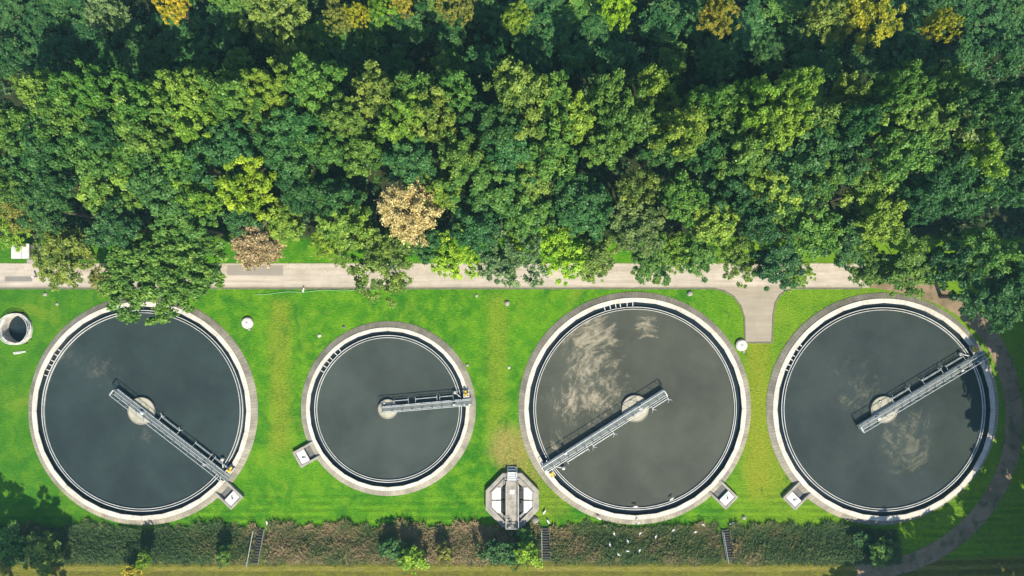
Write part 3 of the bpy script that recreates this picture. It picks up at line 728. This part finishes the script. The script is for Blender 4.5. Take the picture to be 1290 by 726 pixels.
def unit(v): return v / np.maximum(np.linalg.norm(v, axis=-1, keepdims=True), 1e-9)
def leaf_quads(g, pos, nrm, s0, s1, asp=1.5):
    n = len(pos); nrm = unit(nrm); h = unit(g.normal(size=(n, 3))); u = unit(np.cross(nrm, h)); v = np.cross(nrm, u)
    s = g.uniform(s0, s1, (n, 1)); a = u * s * asp * .5; b = v * s * .5
    bend = nrm * s * g.uniform(-.25, .05, (n, 1))
    return np.stack([pos - a + bend, pos - b * .9, pos + a + bend, pos + b * .9], 1)
def crown_mesh(seed, R=3.0, zc=9.0, flat=.85, nclump=85, per=210, rc=(.13, .24), leaf=(.10, .24), lobes=5, rough_=.58, up=.5):
    g = np.random.default_rng(seed)
    ld = unit(g.normal(size=(lobes, 3)) * [1, 1, .5] + [0, 0, .3]); la = g.uniform(.10, .45, lobes) * (.4 if R > 5 else 1)
    d = unit(g.normal(size=(nclump, 3)) + [0, 0, .55]); d = d[d[:, 2] > -.35]
    f = g.uniform(rough_ - .05, 1.06, len(d)) * (.82 + (np.maximum(0, d @ ld.T) ** 4 @ la))
    # interior clumps hold the crown together
    di = unit(g.normal(size=(nclump // 4, 3)) + [0, 0, .2]); fi = g.uniform(.2, .6, len(di))
    d = np.concatenate([d, di]); f = np.concatenate([f, fi])
    C = d * f[:, None] * R * [1, 1, flat]; C[:, 2] = np.where(C[:, 2] < 0, C[:, 2] * .7, C[:, 2])
    rcl = R * g.uniform(rc[0], rc[1], len(C)); ct = g.uniform(0, 1, len(C))
    idx = np.repeat(np.arange(len(C)), per)
    v = unit(g.normal(size=(len(idx), 3)) + .75 * d[idx] + [0, 0, up])
    rad = (rcl[idx] * g.uniform(.35, 1.12, len(idx)) ** .6)[:, None]
    sq = 1 + .35 * np.sin(v[:, :1] * 7 + ct[idx][:, None] * 20) * np.cos(v[:, 1:2] * 6 + ct[idx][:, None] * 9)
    pos = C[idx] + v * rad * sq * [1, 1, .8]; pos[:, 2] += zc
    nrm = v + g.normal(size=v.shape) * .8 + [0, 0, .25]
    q = leaf_quads(g, pos, nrm, leaf[0], leaf[1])
    tint = np.clip(.6 * ct[idx] + .4 * g.uniform(0, 1, len(idx)), 0, 1)
    return q, tint, C + [0, 0, zc]
def trunk_mb(g, tips, zc, R, r0=.22):
    mb = MB(); top = Vector((0, 0, zc + R * .3)); mid = Vector((g.uniform(-.15, .15), g.uniform(-.15, .15), zc * .45))
    mb.tube((0, 0, -.4), mid, r0 * 1.15, r0 * .8, 8); mb.tube(mid, top, r0 * .8, r0 * .25, 8)
    for t in tips:
        s = mid.lerp(top, float(g.uniform(.15, .8))); e = Vector(t.tolist()); m_ = s.lerp(e, .5) + Vector((0, 0, .3))
        mb.tube(s, m_, r0 * .36, r0 * .22, 5); mb.tube(m_, e, r0 * .22, r0 * .06, 5)
    return mb
def tree_proto(name, seed, H_, R=3.0, **kw):
    zc = H_ - R * kw.get('flat', .85)
    q, t, C = crown_mesh(seed, R, zc, **kw)
    g = np.random.default_rng(seed + 500)
    cm = quads_mesh("crown", q, t, M['leaf'])
    tb = trunk_mb(g, C[g.choice(len(C), 9, replace=False)], zc, R)
    root = empty(name, (0, 0, -500)); tr = tb.build("trunk", M['bark'], root)
    cr = bpy.data.objects.new("crown", cm); sc.collection.objects.link(cr); cr.parent = root
    return dict(root=root, H=H_, R=R, used=False)
def dead_proto(name, seed, H_, R):
    g = np.random.default_rng(seed); zc = H_ - R * .8
    tips = unit(g.normal(size=(170, 3)) + [0, 0, .5]); tips = tips[tips[:, 2] > -.2] * g.uniform(.55, 1.08, (170, 1))[:len(tips[tips[:, 2] > -.2])] * R
    tips = tips * [1, 1, .8] + [0, 0, zc]
    root = empty(name, (0, 0, -500))
    mb = MB(); base = Vector((0, 0, -.4)); fork = Vector((0, 0, zc - R * .5)); mb.tube(base, fork, .3, .22, 8)
    tw = []
    for t in tips:
        s = fork + Vector((0, 0, float(g.uniform(0, R * .7)))); e = Vector(t.tolist()); m_ = s.lerp(e, .45) + Vector((0, 0, .35))
        mb.tube(s, m_, .075, .05, 5); mb.tube(m_, e, .05, .015, 5)
        for _ in range(16):
            a = m_.lerp(e, float(g.uniform(.1, 1))); d = (e - m_).normalized() + Vector(g.normal(0, .6, 3).tolist()); tw.append((np.array(a), np.array(d.normalized())))
    mb.build("trunk", M['dead_wood'], root)
    A = np.array([a for a, d in tw]); D = np.array([d for a, d in tw])
    idx = np.repeat(np.arange(len(A)), 22); g2 = g
    pos = A[idx] + D[idx] * g2.uniform(0, .55, (len(idx), 1)) + g2.normal(0, .16, (len(idx), 3))
    q = leaf_quads(g2, pos, g2.normal(size=pos.shape) * .8 + [0, 0, .6], .08, .19, 2.2)
    cm = quads_mesh("crown", q, g2.uniform(0, 1, len(q)), M['leaf'])
    cr = bpy.data.objects.new("crown", cm); sc.collection.objects.link(cr); cr.parent = root
    return dict(root=root, H=H_, R=R, used=False)

PRO = {'broad': [tree_proto("broadleaf_tree", 100 + s, 12.0, flat=[1.0, 1.15, .95, 1.1, 1.05, 1.2, .95][s], lobes=[4, 6, 5, 7, 5, 4, 6][s], nclump=[95, 80, 105, 76, 90, 84, 98][s], rc=[(.08, .20), (.10, .22), (.08, .17), (.09, .23), (.09, .21), (.10, .19), (.08, .2)][s]) for s in range(7)],
       'fine': [tree_proto("broadleaf_tree", 200 + s, 9.0, flat=.75, lobes=6, nclump=150, per=75, rc=(.08, .16), leaf=(.11, .22), rough_=.6) for s in range(3)],
       'big': [tree_proto("broadleaf_tree", 300, 11.0, R=6.0, flat=.6, lobes=8, nclump=520, per=120, rc=(.05, .11), leaf=(.14, .29), rough_=.68)],
       'scrub': [tree_proto("scrub_tree", 400 + s, 7.0, R=2.6, flat=1.0, lobes=5, nclump=70, per=80, rc=(.12, .26), leaf=(.12, .26), rough_=.5) for s in range(3)],
       'shrub': [tree_proto("shrub", 450 + s, 2.2, R=1.3, flat=.8, lobes=5, nclump=45, per=45, rc=(.14, .3), leaf=(.10, .22), rough_=.4) for s in range(2)],
       'dead': [dead_proto("dead_tree", 600, 12.0, 4.2), dead_proto("dead_tree", 601, 9.0, 3.0)]}
for s in PRO['shrub']:
    for c_ in s['root'].children:
        if c_.name.startswith("crown"): c_.name = "foliage"
        if c_.name.startswith("trunk"): c_.name = "stem"
C_ = dict(mid=(.105, .230, .034), deep=(.046, .140, .034), bright=(.185, .320, .036), olive=(.165, .260, .040), lime=(.27, .44, .022), yellowgreen=(.19, .34, .026), yellow=(.40, .39, .030),
          gold=(.37, .33, .045), silver=(.155, .255, .095), teal=(.054, .160, .038), dusty=(.145, .235, .060), tan=(.56, .47, .21), russet=(.42, .31, .15), dullgold=(.22, .25, .042))
NAMES = dict(mid="mid green", deep="dark green", bright="bright green", olive="olive green", lime="lime green", yellowgreen="yellowish green", yellow="yellow", gold="golden yellow", silver="silvery green",
             teal="blue green", dusty="dusty grey green", tan="tan", russet="russet brown", dullgold="dull golden")
def plant(kind, px, py, rpx, H_, colr, label, cat="tree", group=None, vi=None, name=None, jit=.12, aim=True, sy=1.0):
    """stands a tree so that its crown's widest level is seen at this spot"""
    lst = PRO[kind]; p = lst[rnd.randrange(len(lst)) if vi is None else vi % len(lst)]
    zc = H_ - .25 * H_ * p['R'] / p['H'] * 1.6
    x, y = P(px, py, zc if aim else 0); z = h1(x, y)
    Rm = rpx / 10 * (H - zc) / H
    if not p['used']: o = p['root']; p['used'] = True
    else: o = copy_tree(p['root'])
    s = Rm / p['R']; o.location = (x, y, z); o.scale = (s * rnd.uniform(.93, 1.07), s * rnd.uniform(.93, 1.07), H_ / p['H']); o.rotation_euler = (0, 0, rnd.uniform(0, 2 * PI))
    if kind == 'big': o.rotation_euler.z = 0; o.scale.y *= .66
    b = 1 + rnd.uniform(-jit, jit); col = (C_[colr][0] * b * (1 + rnd.uniform(-jit, jit)), C_[colr][1] * b, C_[colr][2] * b * (1 + rnd.uniform(-jit, jit)), 1)
    for ch_ in o.children: ch_.color = col
    tag(o, label, cat, group); return o

FRONT = [  # kind, px, py, r, H, colour, label
    ('fine', 76, 322, 38, 7.5, 'olive', "olive green round tree right of the white roofed kiosk"),
    ('fine', 12, 292, 26, 6, 'yellowgreen', "yellowish green tree above the white roofed kiosk"),
    ('fine', 30, 268, 26, 8, 'dullgold', "dull golden tree at the left edge, above the kiosk"),
    ('fine', 121, 350, 14, 4, 'dullgold', "small russet and gold bushy tree at the road, left of the very broad tree"),
    ('big', 203, 338, 84, 10.5, 'mid', "very broad mid green tree overhanging the road and the leftmost tank's top"),
    ('broad', 140, 285, 34, 11, 'deep', "dark green tree directly above left of the very broad tree"),
    ('broad', 232, 285, 33, 11, 'mid', "mid green tree behind the right half of the very broad tree"),
    ('dead', 320, 308, 31, 8.5, 'russet', "russet brown dying tree left of the gap with sunlit grass"),
    ('fine', 407, 309, 19, 4.5, 'yellowgreen', "small light green tree at the right end of the roadside grass gap"),
    ('broad', 352, 280, 30, 8, 'bright', "bright green tree behind the roadside grass gap"),
    ('fine', 480, 322, 42, 8.5, 'olive', "olive green fine leaved tree spilling over the road below the tan dead tree"),
    ('fine', 497, 357, 15, 4.5, 'bright', "small green tree hanging over the lawn edge below the olive tree"),
    ('dead', 516, 262, 43, 13.5, 'tan', "large tan dead tree with bare radiating branches amid the green wood"),
    ('broad', 535, 308, 22, 8, 'teal', "blue green tree tucked right below the tan dead tree"),
    ('fine', 567, 326, 29, 6.5, 'lime', "lime green tree on the road edge left of the silvery tree"),
    ('fine', 636, 327, 37, 9, 'silver', "silvery green willow like tree reaching across the road"),
    ('fine', 648, 306, 16, 8, 'lime', "small lime green tree on the silvery tree's right shoulder"),
    ('fine', 707, 316, 32, 8, 'lime', "bright lime green tree on the road edge right of the silvery tree"),
    ('fine', 745, 340, 16, 4, 'yellowgreen', "low yellowish green bushy tree on the road right of the lime tree"),
    ('broad', 758, 318, 26, 8, 'olive', "olive green tree on the road edge above the scum tank's left half"),
    ('broad', 823, 330, 30, 8, 'mid', "mid green tree on the road edge straight above the scum tank"),
    ('broad', 806, 282, 40, 12, 'dusty', "large dusty grey green tree behind the road, above the scum tank"),
    ('broad', 884, 320, 28, 8, 'mid', "mid green tree on the road edge left of the spur drive"),
    ('fine', 850, 315, 22, 7.5, 'bright', "bright green smaller tree on the road edge above the scum tank's right half"),
    ('broad', 905, 280, 33, 11, 'bright', "bright green tree behind the road, left of the spur drive"),
    ('fine', 935, 325, 27, 7, 'olive', "olive green fine leaved tree on the road directly above the spur drive"),
    ('broad', 985, 322, 36, 9, 'deep', "dark green tree on the road edge right above the spur drive"),
    ('fine', 1003, 345, 19, 5, 'yellowgreen', "yellowish green low tree fringing the road right of the spur drive"),
    ('broad', 1030, 290, 36, 11, 'mid', "mid green tree behind the visible road end at the right"),
    ('fine', 1098, 338, 27, 7, 'mid', "mid green fine leaved tree where the road turns to dirt track"),
    ('broad', 1070, 300, 30, 9.5, 'deep', "dark green tree above the end of the paved road"),
    ('broad', 1150, 330, 34, 9, 'mid', "mid green tree beside the start of the dirt track"),
    ('broad', 1205, 330, 34, 11, 'deep', "dark green tree above the bend of the dirt track"),
    ('broad', 1262, 375, 40, 12, 'deep', "dark green tree right of the dirt track bend at the right edge"),
    ('broad', 1255, 320, 38, 12, 'mid', "mid green tree at the right edge above the dark edge tree"),
    ('broad', 1310, 345, 40, 13, 'deep', "dark green tree cut by the right edge, level with the road"),
    ('broad', 605, 285, 32, 11, 'teal', "blue green tree behind the silvery tree's left shoulder"),
    ('broad', 665, 270, 34, 11, 'mid', "mid green tree behind the lime and silvery trees"),
    ('broad', 740, 268, 34, 11, 'teal', "blue green tree behind the bright lime tree's right side"),
    ('broad', 430, 285, 32, 11, 'bright', "bright green tree left of the tan dead tree"),
    ('broad', 960, 270, 34, 12, 'deep', "dark green tree standing well behind the spur drive"),
    ('broad', 1115, 275, 34, 12, 'bright', "bright green tree behind the start of the dirt track"),
    ('broad', 50, 262, 34, 11, 'teal', "blue green tree behind the olive tree near the kiosk"),
    ('broad', 300, 262, 30, 10, 'teal', "blue green tree behind the russet dying tree"),
]
for f in FRONT: plant(f[0], f[1], f[2], f[3], f[4], f[5], f[6], group="trees along the road")

LAND = ["the left edge", "the leftmost tank's left rim", "the leftmost bridge's tip", "the leftmost tank's hub", "the leftmost tank's right half", "the left manhole", "the first worn strip",
        "the smallest tank's left half", "the smallest tank's hub", "the smallest tank's right half", "the second worn strip", "the octagonal chamber", "the scum tank's left half",
        "the scum tank's hub", "the scum bridge's tip", "the scum tank's right rim", "the spur drive", "the rightmost tank's left half", "the rightmost bridge's tip", "the rightmost tank's hub",
        "the rightmost bridge's rim end", "the dirt track's bend"]
ORD = ["first", "second", "third", "fourth", "fifth", "sixth"]
rows = [  # canopy py, radius px, height, colours
    (236, 33, 13.0, ['mid', 'deep', 'teal', 'mid', 'deep', 'olive', 'bright']),
    (192, 33, 14.5, ['mid', 'bright', 'mid', 'deep', 'mid', 'teal']),
    (150, 33, 15.5, ['bright', 'mid', 'olive', 'mid', 'bright', 'deep']),
    (112, 31, 17.2, ['bright', 'olive', 'mid', 'bright', 'mid'])]
special = {(0, 5): 'lime', (0, 4): 'yellowgreen', (1, 20): 'yellowgreen', (2, 20): 'dusty', (3, 15): 'yellowgreen'}
for ri, (py, rp, hh, cols) in enumerate(rows):
    for ci in range(22):
        px = 5 + ci * 61 + (30 if ri % 2 else 0) + rnd.uniform(-12, 12); py_ = py + rnd.uniform(-11, 11)
        if ri == 0 and abs(px - 515) < 22: continue
        c = special.get((ri, ci), cols[(ci * 3 + ri * 5 + rnd.randrange(2)) % len(cols)])
        if ci >= 20 and c in ('bright', 'olive', 'mid'): c = 'deep'  # outer columns take darker leaf colours to imitate the vignette
        if (ci < 2 or ci == 19) and c == 'bright': c = 'mid'
        plant('broad', px, py_, 1.06 * rp * rnd.uniform(.78, 1.22), hh * rnd.uniform(.84, 1.12), c,
              f"{NAMES[c]} tree, {ORD[ri]} rank behind the roadside trees, above {LAND[ci]}", group="sunlit ranks of the wood")
# low trees shaded by the tall ranks, that shade also deepened in their colours
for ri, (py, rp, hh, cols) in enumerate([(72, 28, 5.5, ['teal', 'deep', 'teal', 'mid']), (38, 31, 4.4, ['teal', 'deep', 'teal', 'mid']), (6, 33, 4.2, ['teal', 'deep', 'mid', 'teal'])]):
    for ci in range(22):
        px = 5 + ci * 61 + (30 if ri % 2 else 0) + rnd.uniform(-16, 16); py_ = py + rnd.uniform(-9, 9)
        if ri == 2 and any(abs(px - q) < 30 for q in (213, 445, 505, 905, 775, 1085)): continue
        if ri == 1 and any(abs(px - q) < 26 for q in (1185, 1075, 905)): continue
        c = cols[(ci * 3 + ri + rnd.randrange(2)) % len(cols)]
        if ci < 4 or ci > 17: c = 'deep'  # corner columns coloured deepest, painting in the vignette's darkening
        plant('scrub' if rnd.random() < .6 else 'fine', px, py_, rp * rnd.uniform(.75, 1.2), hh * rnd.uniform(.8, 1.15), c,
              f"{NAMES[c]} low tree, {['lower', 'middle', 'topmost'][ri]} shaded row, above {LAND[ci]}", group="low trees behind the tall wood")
for px, py, r, hh, c, lab in [
    (213, 6, 18, 11, 'yellow', "yellow tree at the top edge, above the leftmost tank's hub"),
    (430, 22, 17, 9.5, 'dullgold', "dull golden small tree near the top edge, left of the yellow one"),
    (452, 14, 13, 10.5, 'yellow', "small yellow tree near the top edge above the smallest tank's left half"),
    (484, 0, 22, 10, 'yellowgreen', "yellowish green tree at the top edge above the smallest tank's hub"),
    (506, 3, 12, 11, 'gold', "narrow golden tree at the top edge right of the yellowish green one"),
    (575, 2, 24, 9, 'dullgold', "dull golden tree at the top edge above the smallest tank's right half"),
    (130, 14, 26, 9, 'silver', "silvery tree at the top edge above the leftmost tank"),
    (778, 12, 20, 10.5, 'lime', "lime green tree at the top edge above the scum tank's left half"),
    (905, 12, 23, 11.5, 'gold', "golden tree at the top edge above the scum tank's right rim"),
    (1050, 22, 32, 10, 'olive', "broad olive tree at the top edge left of the large yellow crown"),
    (1092, 12, 34, 11.5, 'yellow', "large yellow crown at the top edge above the rightmost tank"),
    (1184, 30, 17, 10.5, 'yellow', "small yellow tree near the upper right corner"),
    (350, 15, 40, 9, 'olive', "large olive crown at the top edge above the first worn strip"),
    (650, 20, 20, 9, 'bright', "bright green round tree at the top edge, centre of the photo")]:
    plant('fine', px, py, r, hh, c, lab, group="autumn coloured trees at the top edge")

# trees and hedges just beyond the lower and right edges: they throw the shade seen on lawn, bank and track
def off(kind, x, y, R, hh, c, lab, nm=None):
    p = PRO[kind][rnd.randrange(len(PRO[kind]))]; o = copy_tree(p['root']); s = R / p['R']
    o.location = (x, y, h1(x, y)); o.scale = (s, s, hh / p['H']); o.rotation_euler = (0, 0, rnd.uniform(0, 6))
    for ch_ in o.children: ch_.color = C_[c] + (1,)
    tag(o, lab, "tree", "trees beyond the lower right of the picture")
OFFL = "tall tree just outside the picture, casting shade into it"
for x, y, R, hh in [(-60, -41, 4.5, 16), (-54.5, -40.5, 3.2, 12.5), (-66, -40, 5, 18), (50, -43, 4.5, 11.5), (56, -42.5, 5, 12.5),
                    (49, -42, 4, 9), (58, -42.5, 4, 12), (63, -41, 5, 14), (67, -38, 6, 13), (66.8, -31, 6, 14), (66.6, -25, 6, 15), (66.8, -19, 6, 14.5), (67, -13, 6, 15), (67, -7, 6, 14), (67.5, -2, 5, 13), (62, -40.5, 5, 12), (69, -46, 5, 16), (76, -40, 6, 20), (77, -31, 6, 20), (77, -22, 6, 20), (77, -13, 6, 20), (77, -4, 6, 19), (43, -43, 3.5, 8), (70, -29.5, 4, 17), (70, -22.5, 4, 17), (70, -15.5, 4, 17), (70, -8, 4, 16)]:
    off('broad', x, y, R, hh, 'deep', OFFL)

# shrubs on the bank
for px, py, r, hh, c, lab in [
    (18, 686, 24, 3.0, 'mid', "green shrub at the lower left corner of the bank"),
    (56, 694, 27, 2.8, 'olive', "olive brown shrub on the bank, second from the left edge"),
    (174, 716, 11, 2.0, 'yellow', "small yellow sapling at the bottom edge below the leftmost tank"),
    (186, 702, 10, 2.6, 'yellowgreen', "thin yellowish green sapling beside the yellow sapling"),
    (286, 696, 11, 1.8, 'mid', "small green shrub left of the left bank stair"),
    (497, 690, 15, 2.0, 'teal', "blue green shrub on the brown weeds below the smallest tank"),
    (521, 702, 18, 2.2, 'yellowgreen', "yellowish green shrub at the bottom edge below the smallest tank"),
    (561, 694, 11, 1.6, 'dullgold', "golden weedy shrub right below the smallest tank"),
    (622, 692, 18, 2.2, 'deep', "dark shrub below the octagonal chamber's left half"),
    (643, 696, 17, 2.0, 'deep', "dark shrub straight below the octagonal chamber"),
    (664, 697, 18, 2.4, 'yellowgreen', "leafy yellowish green shrub left of the middle bank stair"),
    (662, 677, 11, 1.6, 'mid', "mid green shrub near the lower right edge of the octagonal chamber"),
    (1107, 692, 16, 2.2, 'mid', "green shrub on the bank where the track bends at the lower right"),
    (1085, 680, 12, 1.4, 'deep', "low dark shrub on the bank left of the lower right green shrub")]:
    plant('shrub', px, py, r, hh, c, lab, cat="shrub", group="shrubs on the bank")

# tall weeds covering the bank: uncountable
def weeds():
    g = np.random.default_rng(5); n = 46000
    x = g.uniform(-78, 48, n); y = -34.0 + (4.1 + .3 * np.sin(x * .8) + .25 * np.sin(x * 2.7 + 1) + .2 * np.sin(x * 6.1)) * g.uniform(0, 1, n) ** .95
    ok = np.ones(n, bool)
    for px in (327.5, 687.5, 914.5): ok &= np.abs(x - P(px, 690, 1.2)[0]) > .75
    for t in TANKS:
        tx, ty = P(*t['c']); ok &= np.hypot(x - tx, y - ty) > t['R'] + .5
    ok &= np.hypot(x - ox, y - oy) > 3.7
    x, y = x[ok], y[ok]; z = height(x, y); n = len(x)
    per = 5; i = np.repeat(np.arange(n), per); m = len(i)
    bx = x[i] + g.normal(0, .12, m); by = y[i] + g.normal(0, .12, m)
    tl = 1.0 + .75 * np.clip((y + 31.0) / .9, 0, 1) * (.5 + .5 * np.sin(x * 1.3) * np.sin(x * .37 + 1))
    hgt = (tl * g.uniform(.2, .6, n))[i] * g.uniform(.6, 1.1, m) * (.6 + .4 * np.sin(x[i] * .37) ** 2)
    a = g.uniform(0, 2 * PI, m); lean = g.uniform(.5, 1.3, m) * hgt; w = g.uniform(.018, .045, m)
    d = np.stack([np.cos(a), np.sin(a), 0 * a], 1); s = np.stack([-np.sin(a), np.cos(a), 0 * a], 1)
    b0 = np.stack([bx, by, z[i]], 1); tp = b0 + d * lean[:, None] + np.stack([0 * a, 0 * a, hgt], 1); md = b0 + d * (lean * .3)[:, None] + np.stack([0 * a, 0 * a, hgt * .6], 1)
    q = np.stack([b0, md + s * w[:, None], tp, md - s * w[:, None]], 1)
    # hue by place: brown dry stands and green nettle stands
    f = .5 + .28 * np.sin(x * .21 + 2.1) + .2 * np.sin(x * .67 + y * 1.1) + .15 * np.sin(x * 1.9 - y * 2.3)
    sm = lambda a, b: 1 / (1 + np.exp(-(x + 1.2 * np.sin(y * 2.3 + x * .4) - a) / b))
    f += .36 * (sm(-27, 1.8) - sm(-3, 1.2)) + .28 * (sm(4.5, .8) - sm(11, 2.5)) - .42 * (1 - sm(-32, 2.0)) - .34 * sm(23, 2.5)
    vor = g.uniform(-78, 48, (400, 1)); f += .22 * np.sin(x * 5.1 + 3 * np.sin(y * 3.7)) * np.sin(y * 4.3 + 2 * np.sin(x * 2.9))
    tint = np.clip(f[i] + g.normal(0, .18, m), 0, 1)
    k = NT("bank_weeds"); at = k.n("ShaderNodeAttribute", attribute_name="tint")
    cr = k.n("ShaderNodeValToRGB"); k.put(cr.inputs[0], at.outputs["Fac"])
    e = cr.color_ramp.elements; e[0].position = 0; e[0].color = (.050, .100, .026, 1); e[1].position = 1; e[1].color = (.30, .225, .11, 1)
    for p_, c_ in ((.3, (.068, .125, .028, 1)), (.55, (.125, .145, .04, 1)), (.8, (.22, .18, .075, 1))):
        z_ = e.new(p_); z_.color = c_
    k.col(cr.outputs[0]); k.rough(.8)
    me = quads_mesh("bank_weeds", q, tint, k.mat); o = bpy.data.objects.new("bank_weeds", me); sc.collection.objects.link(o)
    tag(o, "tall green and brown weeds covering the bank along the lower edge", "weeds", kind='stuff')
weeds()

def undergrowth():
    g = np.random.default_rng(9); n = 5200
    cx = g.uniform(-75, 75, n); cy = g.uniform(5.2, 52, n); ok = (cy > 6.4) | (g.uniform(0, 1, n) < .3)
    ok &= ~((cx > -33) & (cx < -22) & (cy < 8)) & ~((cx < -57) & (cy < 7.5)); cx, cy = cx[ok], cy[ok]
    i = np.repeat(np.arange(len(cx)), 26); m = len(i); v = unit(g.normal(size=(m, 3)) + [0, 0, .5]); v[:, 2] = np.abs(v[:, 2])
    rr = g.uniform(.35, 1.0, len(cx))[i][:, None]
    pos = np.stack([cx[i], cy[i], 0 * cx[i]], 1) + v * rr * g.uniform(.5, 1.1, (m, 1)) * [1, 1, 1.1]
    q = leaf_quads(g, pos, v + g.normal(size=v.shape) * .5, .18, .4)
    me = quads_mesh("undergrowth", q, np.clip(.5 * g.uniform(0, 1, len(cx))[i] + .5 * g.uniform(0, 1, m), 0, 1), M['leaf'])
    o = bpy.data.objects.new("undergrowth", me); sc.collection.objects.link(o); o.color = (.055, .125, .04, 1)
    tag(o, "low dark green undergrowth covering the forest floor between the trees", "undergrowth", kind='stuff')
undergrowth()

# ------------------------------------------------------------------ gulls
def gull_mesh(pose):
    bm = bmesh.new(); n = 8
    prof = [(-.24, .012, 0), (-.17, .045, 0), (-.08, .075, 0), (.0, .085, 0), (.08, .078, .005), (.14, .052, .02), (.18, .050, .035), (.215, .042, .035), (.235, .016, .028), (.28, .004, .02)]
    rings = []
    for x, r, z in prof:
        rings.append([bm.verts.new((x, r * math.cos(2 * PI * (j + .5) / n), z + r * .85 * math.sin(2 * PI * (j + .5) / n))) for j in range(n)])
    for a, b in zip(rings[:-1], rings[1:]):
        for j in range(n): bm.faces.new((a[j], a[(j + 1) % n], b[(j + 1) % n], b[j]))
    bm.faces.new(rings[0][::-1]); bm.faces.new(rings[-1])
    # tail fan
    t = bm.faces[-2] if False else None
    for s in (1, -1):
        sel = []
        for f in bm.faces:
            c = f.calc_center_median()
            if s * c.y > .045 and -.09 < c.x < .09 and f.normal is not None and abs(c.z) < .05: sel.append(f)
        steps = [(.16, .02, .05, .8), (.18, -.07, -.01, .75), (.14, -.12, -.03, .35)] if pose == 'fly' else [(.03, -.10, .02, .75), (.01, -.16, .02, .5), (-.03, -.1, .0, .3)]
        for dy, dx, dz, sc_ in steps:
            r = bmesh.ops.extrude_face_region(bm, geom=sel); vs = [v for v in r['geom'] if isinstance(v, bmesh.types.BMVert)]
            bmesh.ops.delete(bm, geom=sel, context='FACES_ONLY')
            sel = [f for f in r['geom'] if isinstance(f, bmesh.types.BMFace)]
            c = sum((v.co for v in vs), Vector()) / len(vs)
            for v in vs:
                v.co = Vector((c.x + (v.co.x - c.x) * (1.25 if sc_ > .76 else sc_) + dx, c.y + (v.co.y - c.y) * .5 + s * dy, c.z + (v.co.z - c.z) * .3 + dz))
    for v in list(bm.verts):
        if v.co.x < -.22 and abs(v.co.y) < .03: v.co.y *= 5; v.co.x -= .05
    bmesh.ops.recalc_face_normals(bm, faces=bm.faces)
    me = bpy.data.meshes.new("gull")
    for f in bm.faces:
        c = f.calc_center_median(); f.material_index = 2 if c.x > .24 else (1 if abs(c.y) > .12 and pose == 'fly' or (pose != 'fly' and abs(c.y) > .07) else 0); f.smooth = True
    bm.to_mesh(me); bm.free()
    for m_ in ('feather', 'wing', 'beak'): me.materials.append(M[m_])
    return me
GF, GS = gull_mesh('fly'), gull_mesh('stand')
legs = MB()
for s in (-.03, .03): legs.tube((0, s, -.07), (.01, s, -.2), .008); legs.box(-.01, s - .02, -.205, .05, s + .02, -.198)
LEG = legs.build("legs", M['beak']); LEGME = LEG.data; bpy.data.objects.remove(LEG)
def Q(zx, zy): return 600 + zx / 3.525, 520 + zy / 3.525
GULLS = [  # px, py, z, flying, heading, label
    (*Q(612, 538), 3.5, 1, 200, "white gull gliding over the weeds, leftmost of the flock below the scum tank"),
    (*Q(728, 536), 3.5, 1, 140, "white gull in flight over the bank, below the scum tank's lowest point"),
    (*Q(797, 551), 4.0, 1, 160, "white gull in flight right of the flock's middle, over dark weeds"),
    (*Q(593, 586), 3.2, 1, 190, "white gull low over the weeds, lowest at the flock's left end"),
    (*Q(673, 571), 3.4, 1, 20, "white gull flying in the middle of the flock over the weeds"),
    (*Q(673, 615), 3.2, 1, 260, "white gull near the bank top, straight under the flock's middle"),
    (*Q(725, 612), 3.3, 1, 150, "white gull near the bank top, right lower corner of the flock"),
    (*Q(632, 630), 2.9, 1, 230, "white gull just above the bank top, lowest of the flock"),
    (*Q(875, 522), 4.0, 1, 110, "white gull over the upper bank, midway between flock and right stair"),
    (*Q(973, 530), 4.0, 1, 100, "white gull over the bank, left neighbour of the right stair"),
    (*Q(1008, 498), 4.5, 1, 60, "white gull over the lawn edge above left of the right stair"),
    (*Q(720, 490), 3.0, 1, 330, "white gull flying across the scum tank's lowest rim"),
    (383, 365, .09, 0, 80, "white gull standing on the kerb above the smallest tank's left side"),
    (*Q(707, 415), WL + .16, 0, 10, "white gull perched on the scum tank's lower weir ring"),
    (*Q(867, 380), WL + .16, 0, 40, "white gull perched on the weir ring right of the other perched one"),
    (*Q(542, 466), TOP, 0, 150, "white gull standing on the scum tank's lower left wall top"),
    (*Q(1130, 490), 0.0, 0, 200, "white gull standing on the grass above right of the right stair"),
    (*Q(318, 480), 0.0, 0, 120, "white gull standing on grass right of the octagonal chamber, lower of two"),
    (*Q(303, 438), 0.0, 0, 60, "white gull standing on grass right of the octagonal chamber, upper of two"),
    (337, 658, 0.0, 0, 100, "white gull standing at the head of the left bank stair"),
    (*Q(153, 507), .9, 0, 0, "white gull perched on the octagonal chamber's railing end")]
for px, py, z, fly, hd, lab in GULLS:
    x, y = P(px, py, z)
    if fly:
        x, y = P(px, py, 1.0); z = h1(x, y) + .95; x, y = P(px, py, z)
    elif z == 0.0: z = h1(x, y)
    o = bpy.data.objects.new("gull", GF if fly else GS); sc.collection.objects.link(o)
    o.location = (x, y, z if fly else z + .2); o.rotation_euler = (R_(rnd.uniform(-15, 15)) if fly else 0, 0, R_(hd)); 
    o.scale = (.56, .50, .56) if fly else (1.15, 1.15, 1.15)
    if not fly:
        o.location.z = z + .235
        l_ = bpy.data.objects.new("legs", LEGME); sc.collection.objects.link(l_); l_.parent = o
    tag(o, lab, "gull", "white gulls")

# prototypes never planted
for lst in PRO.values():
    for p in lst:
        if not p['used']:
            for c_ in list(p['root'].children): bpy.data.objects.remove(c_)
            bpy.data.objects.remove(p['root'])
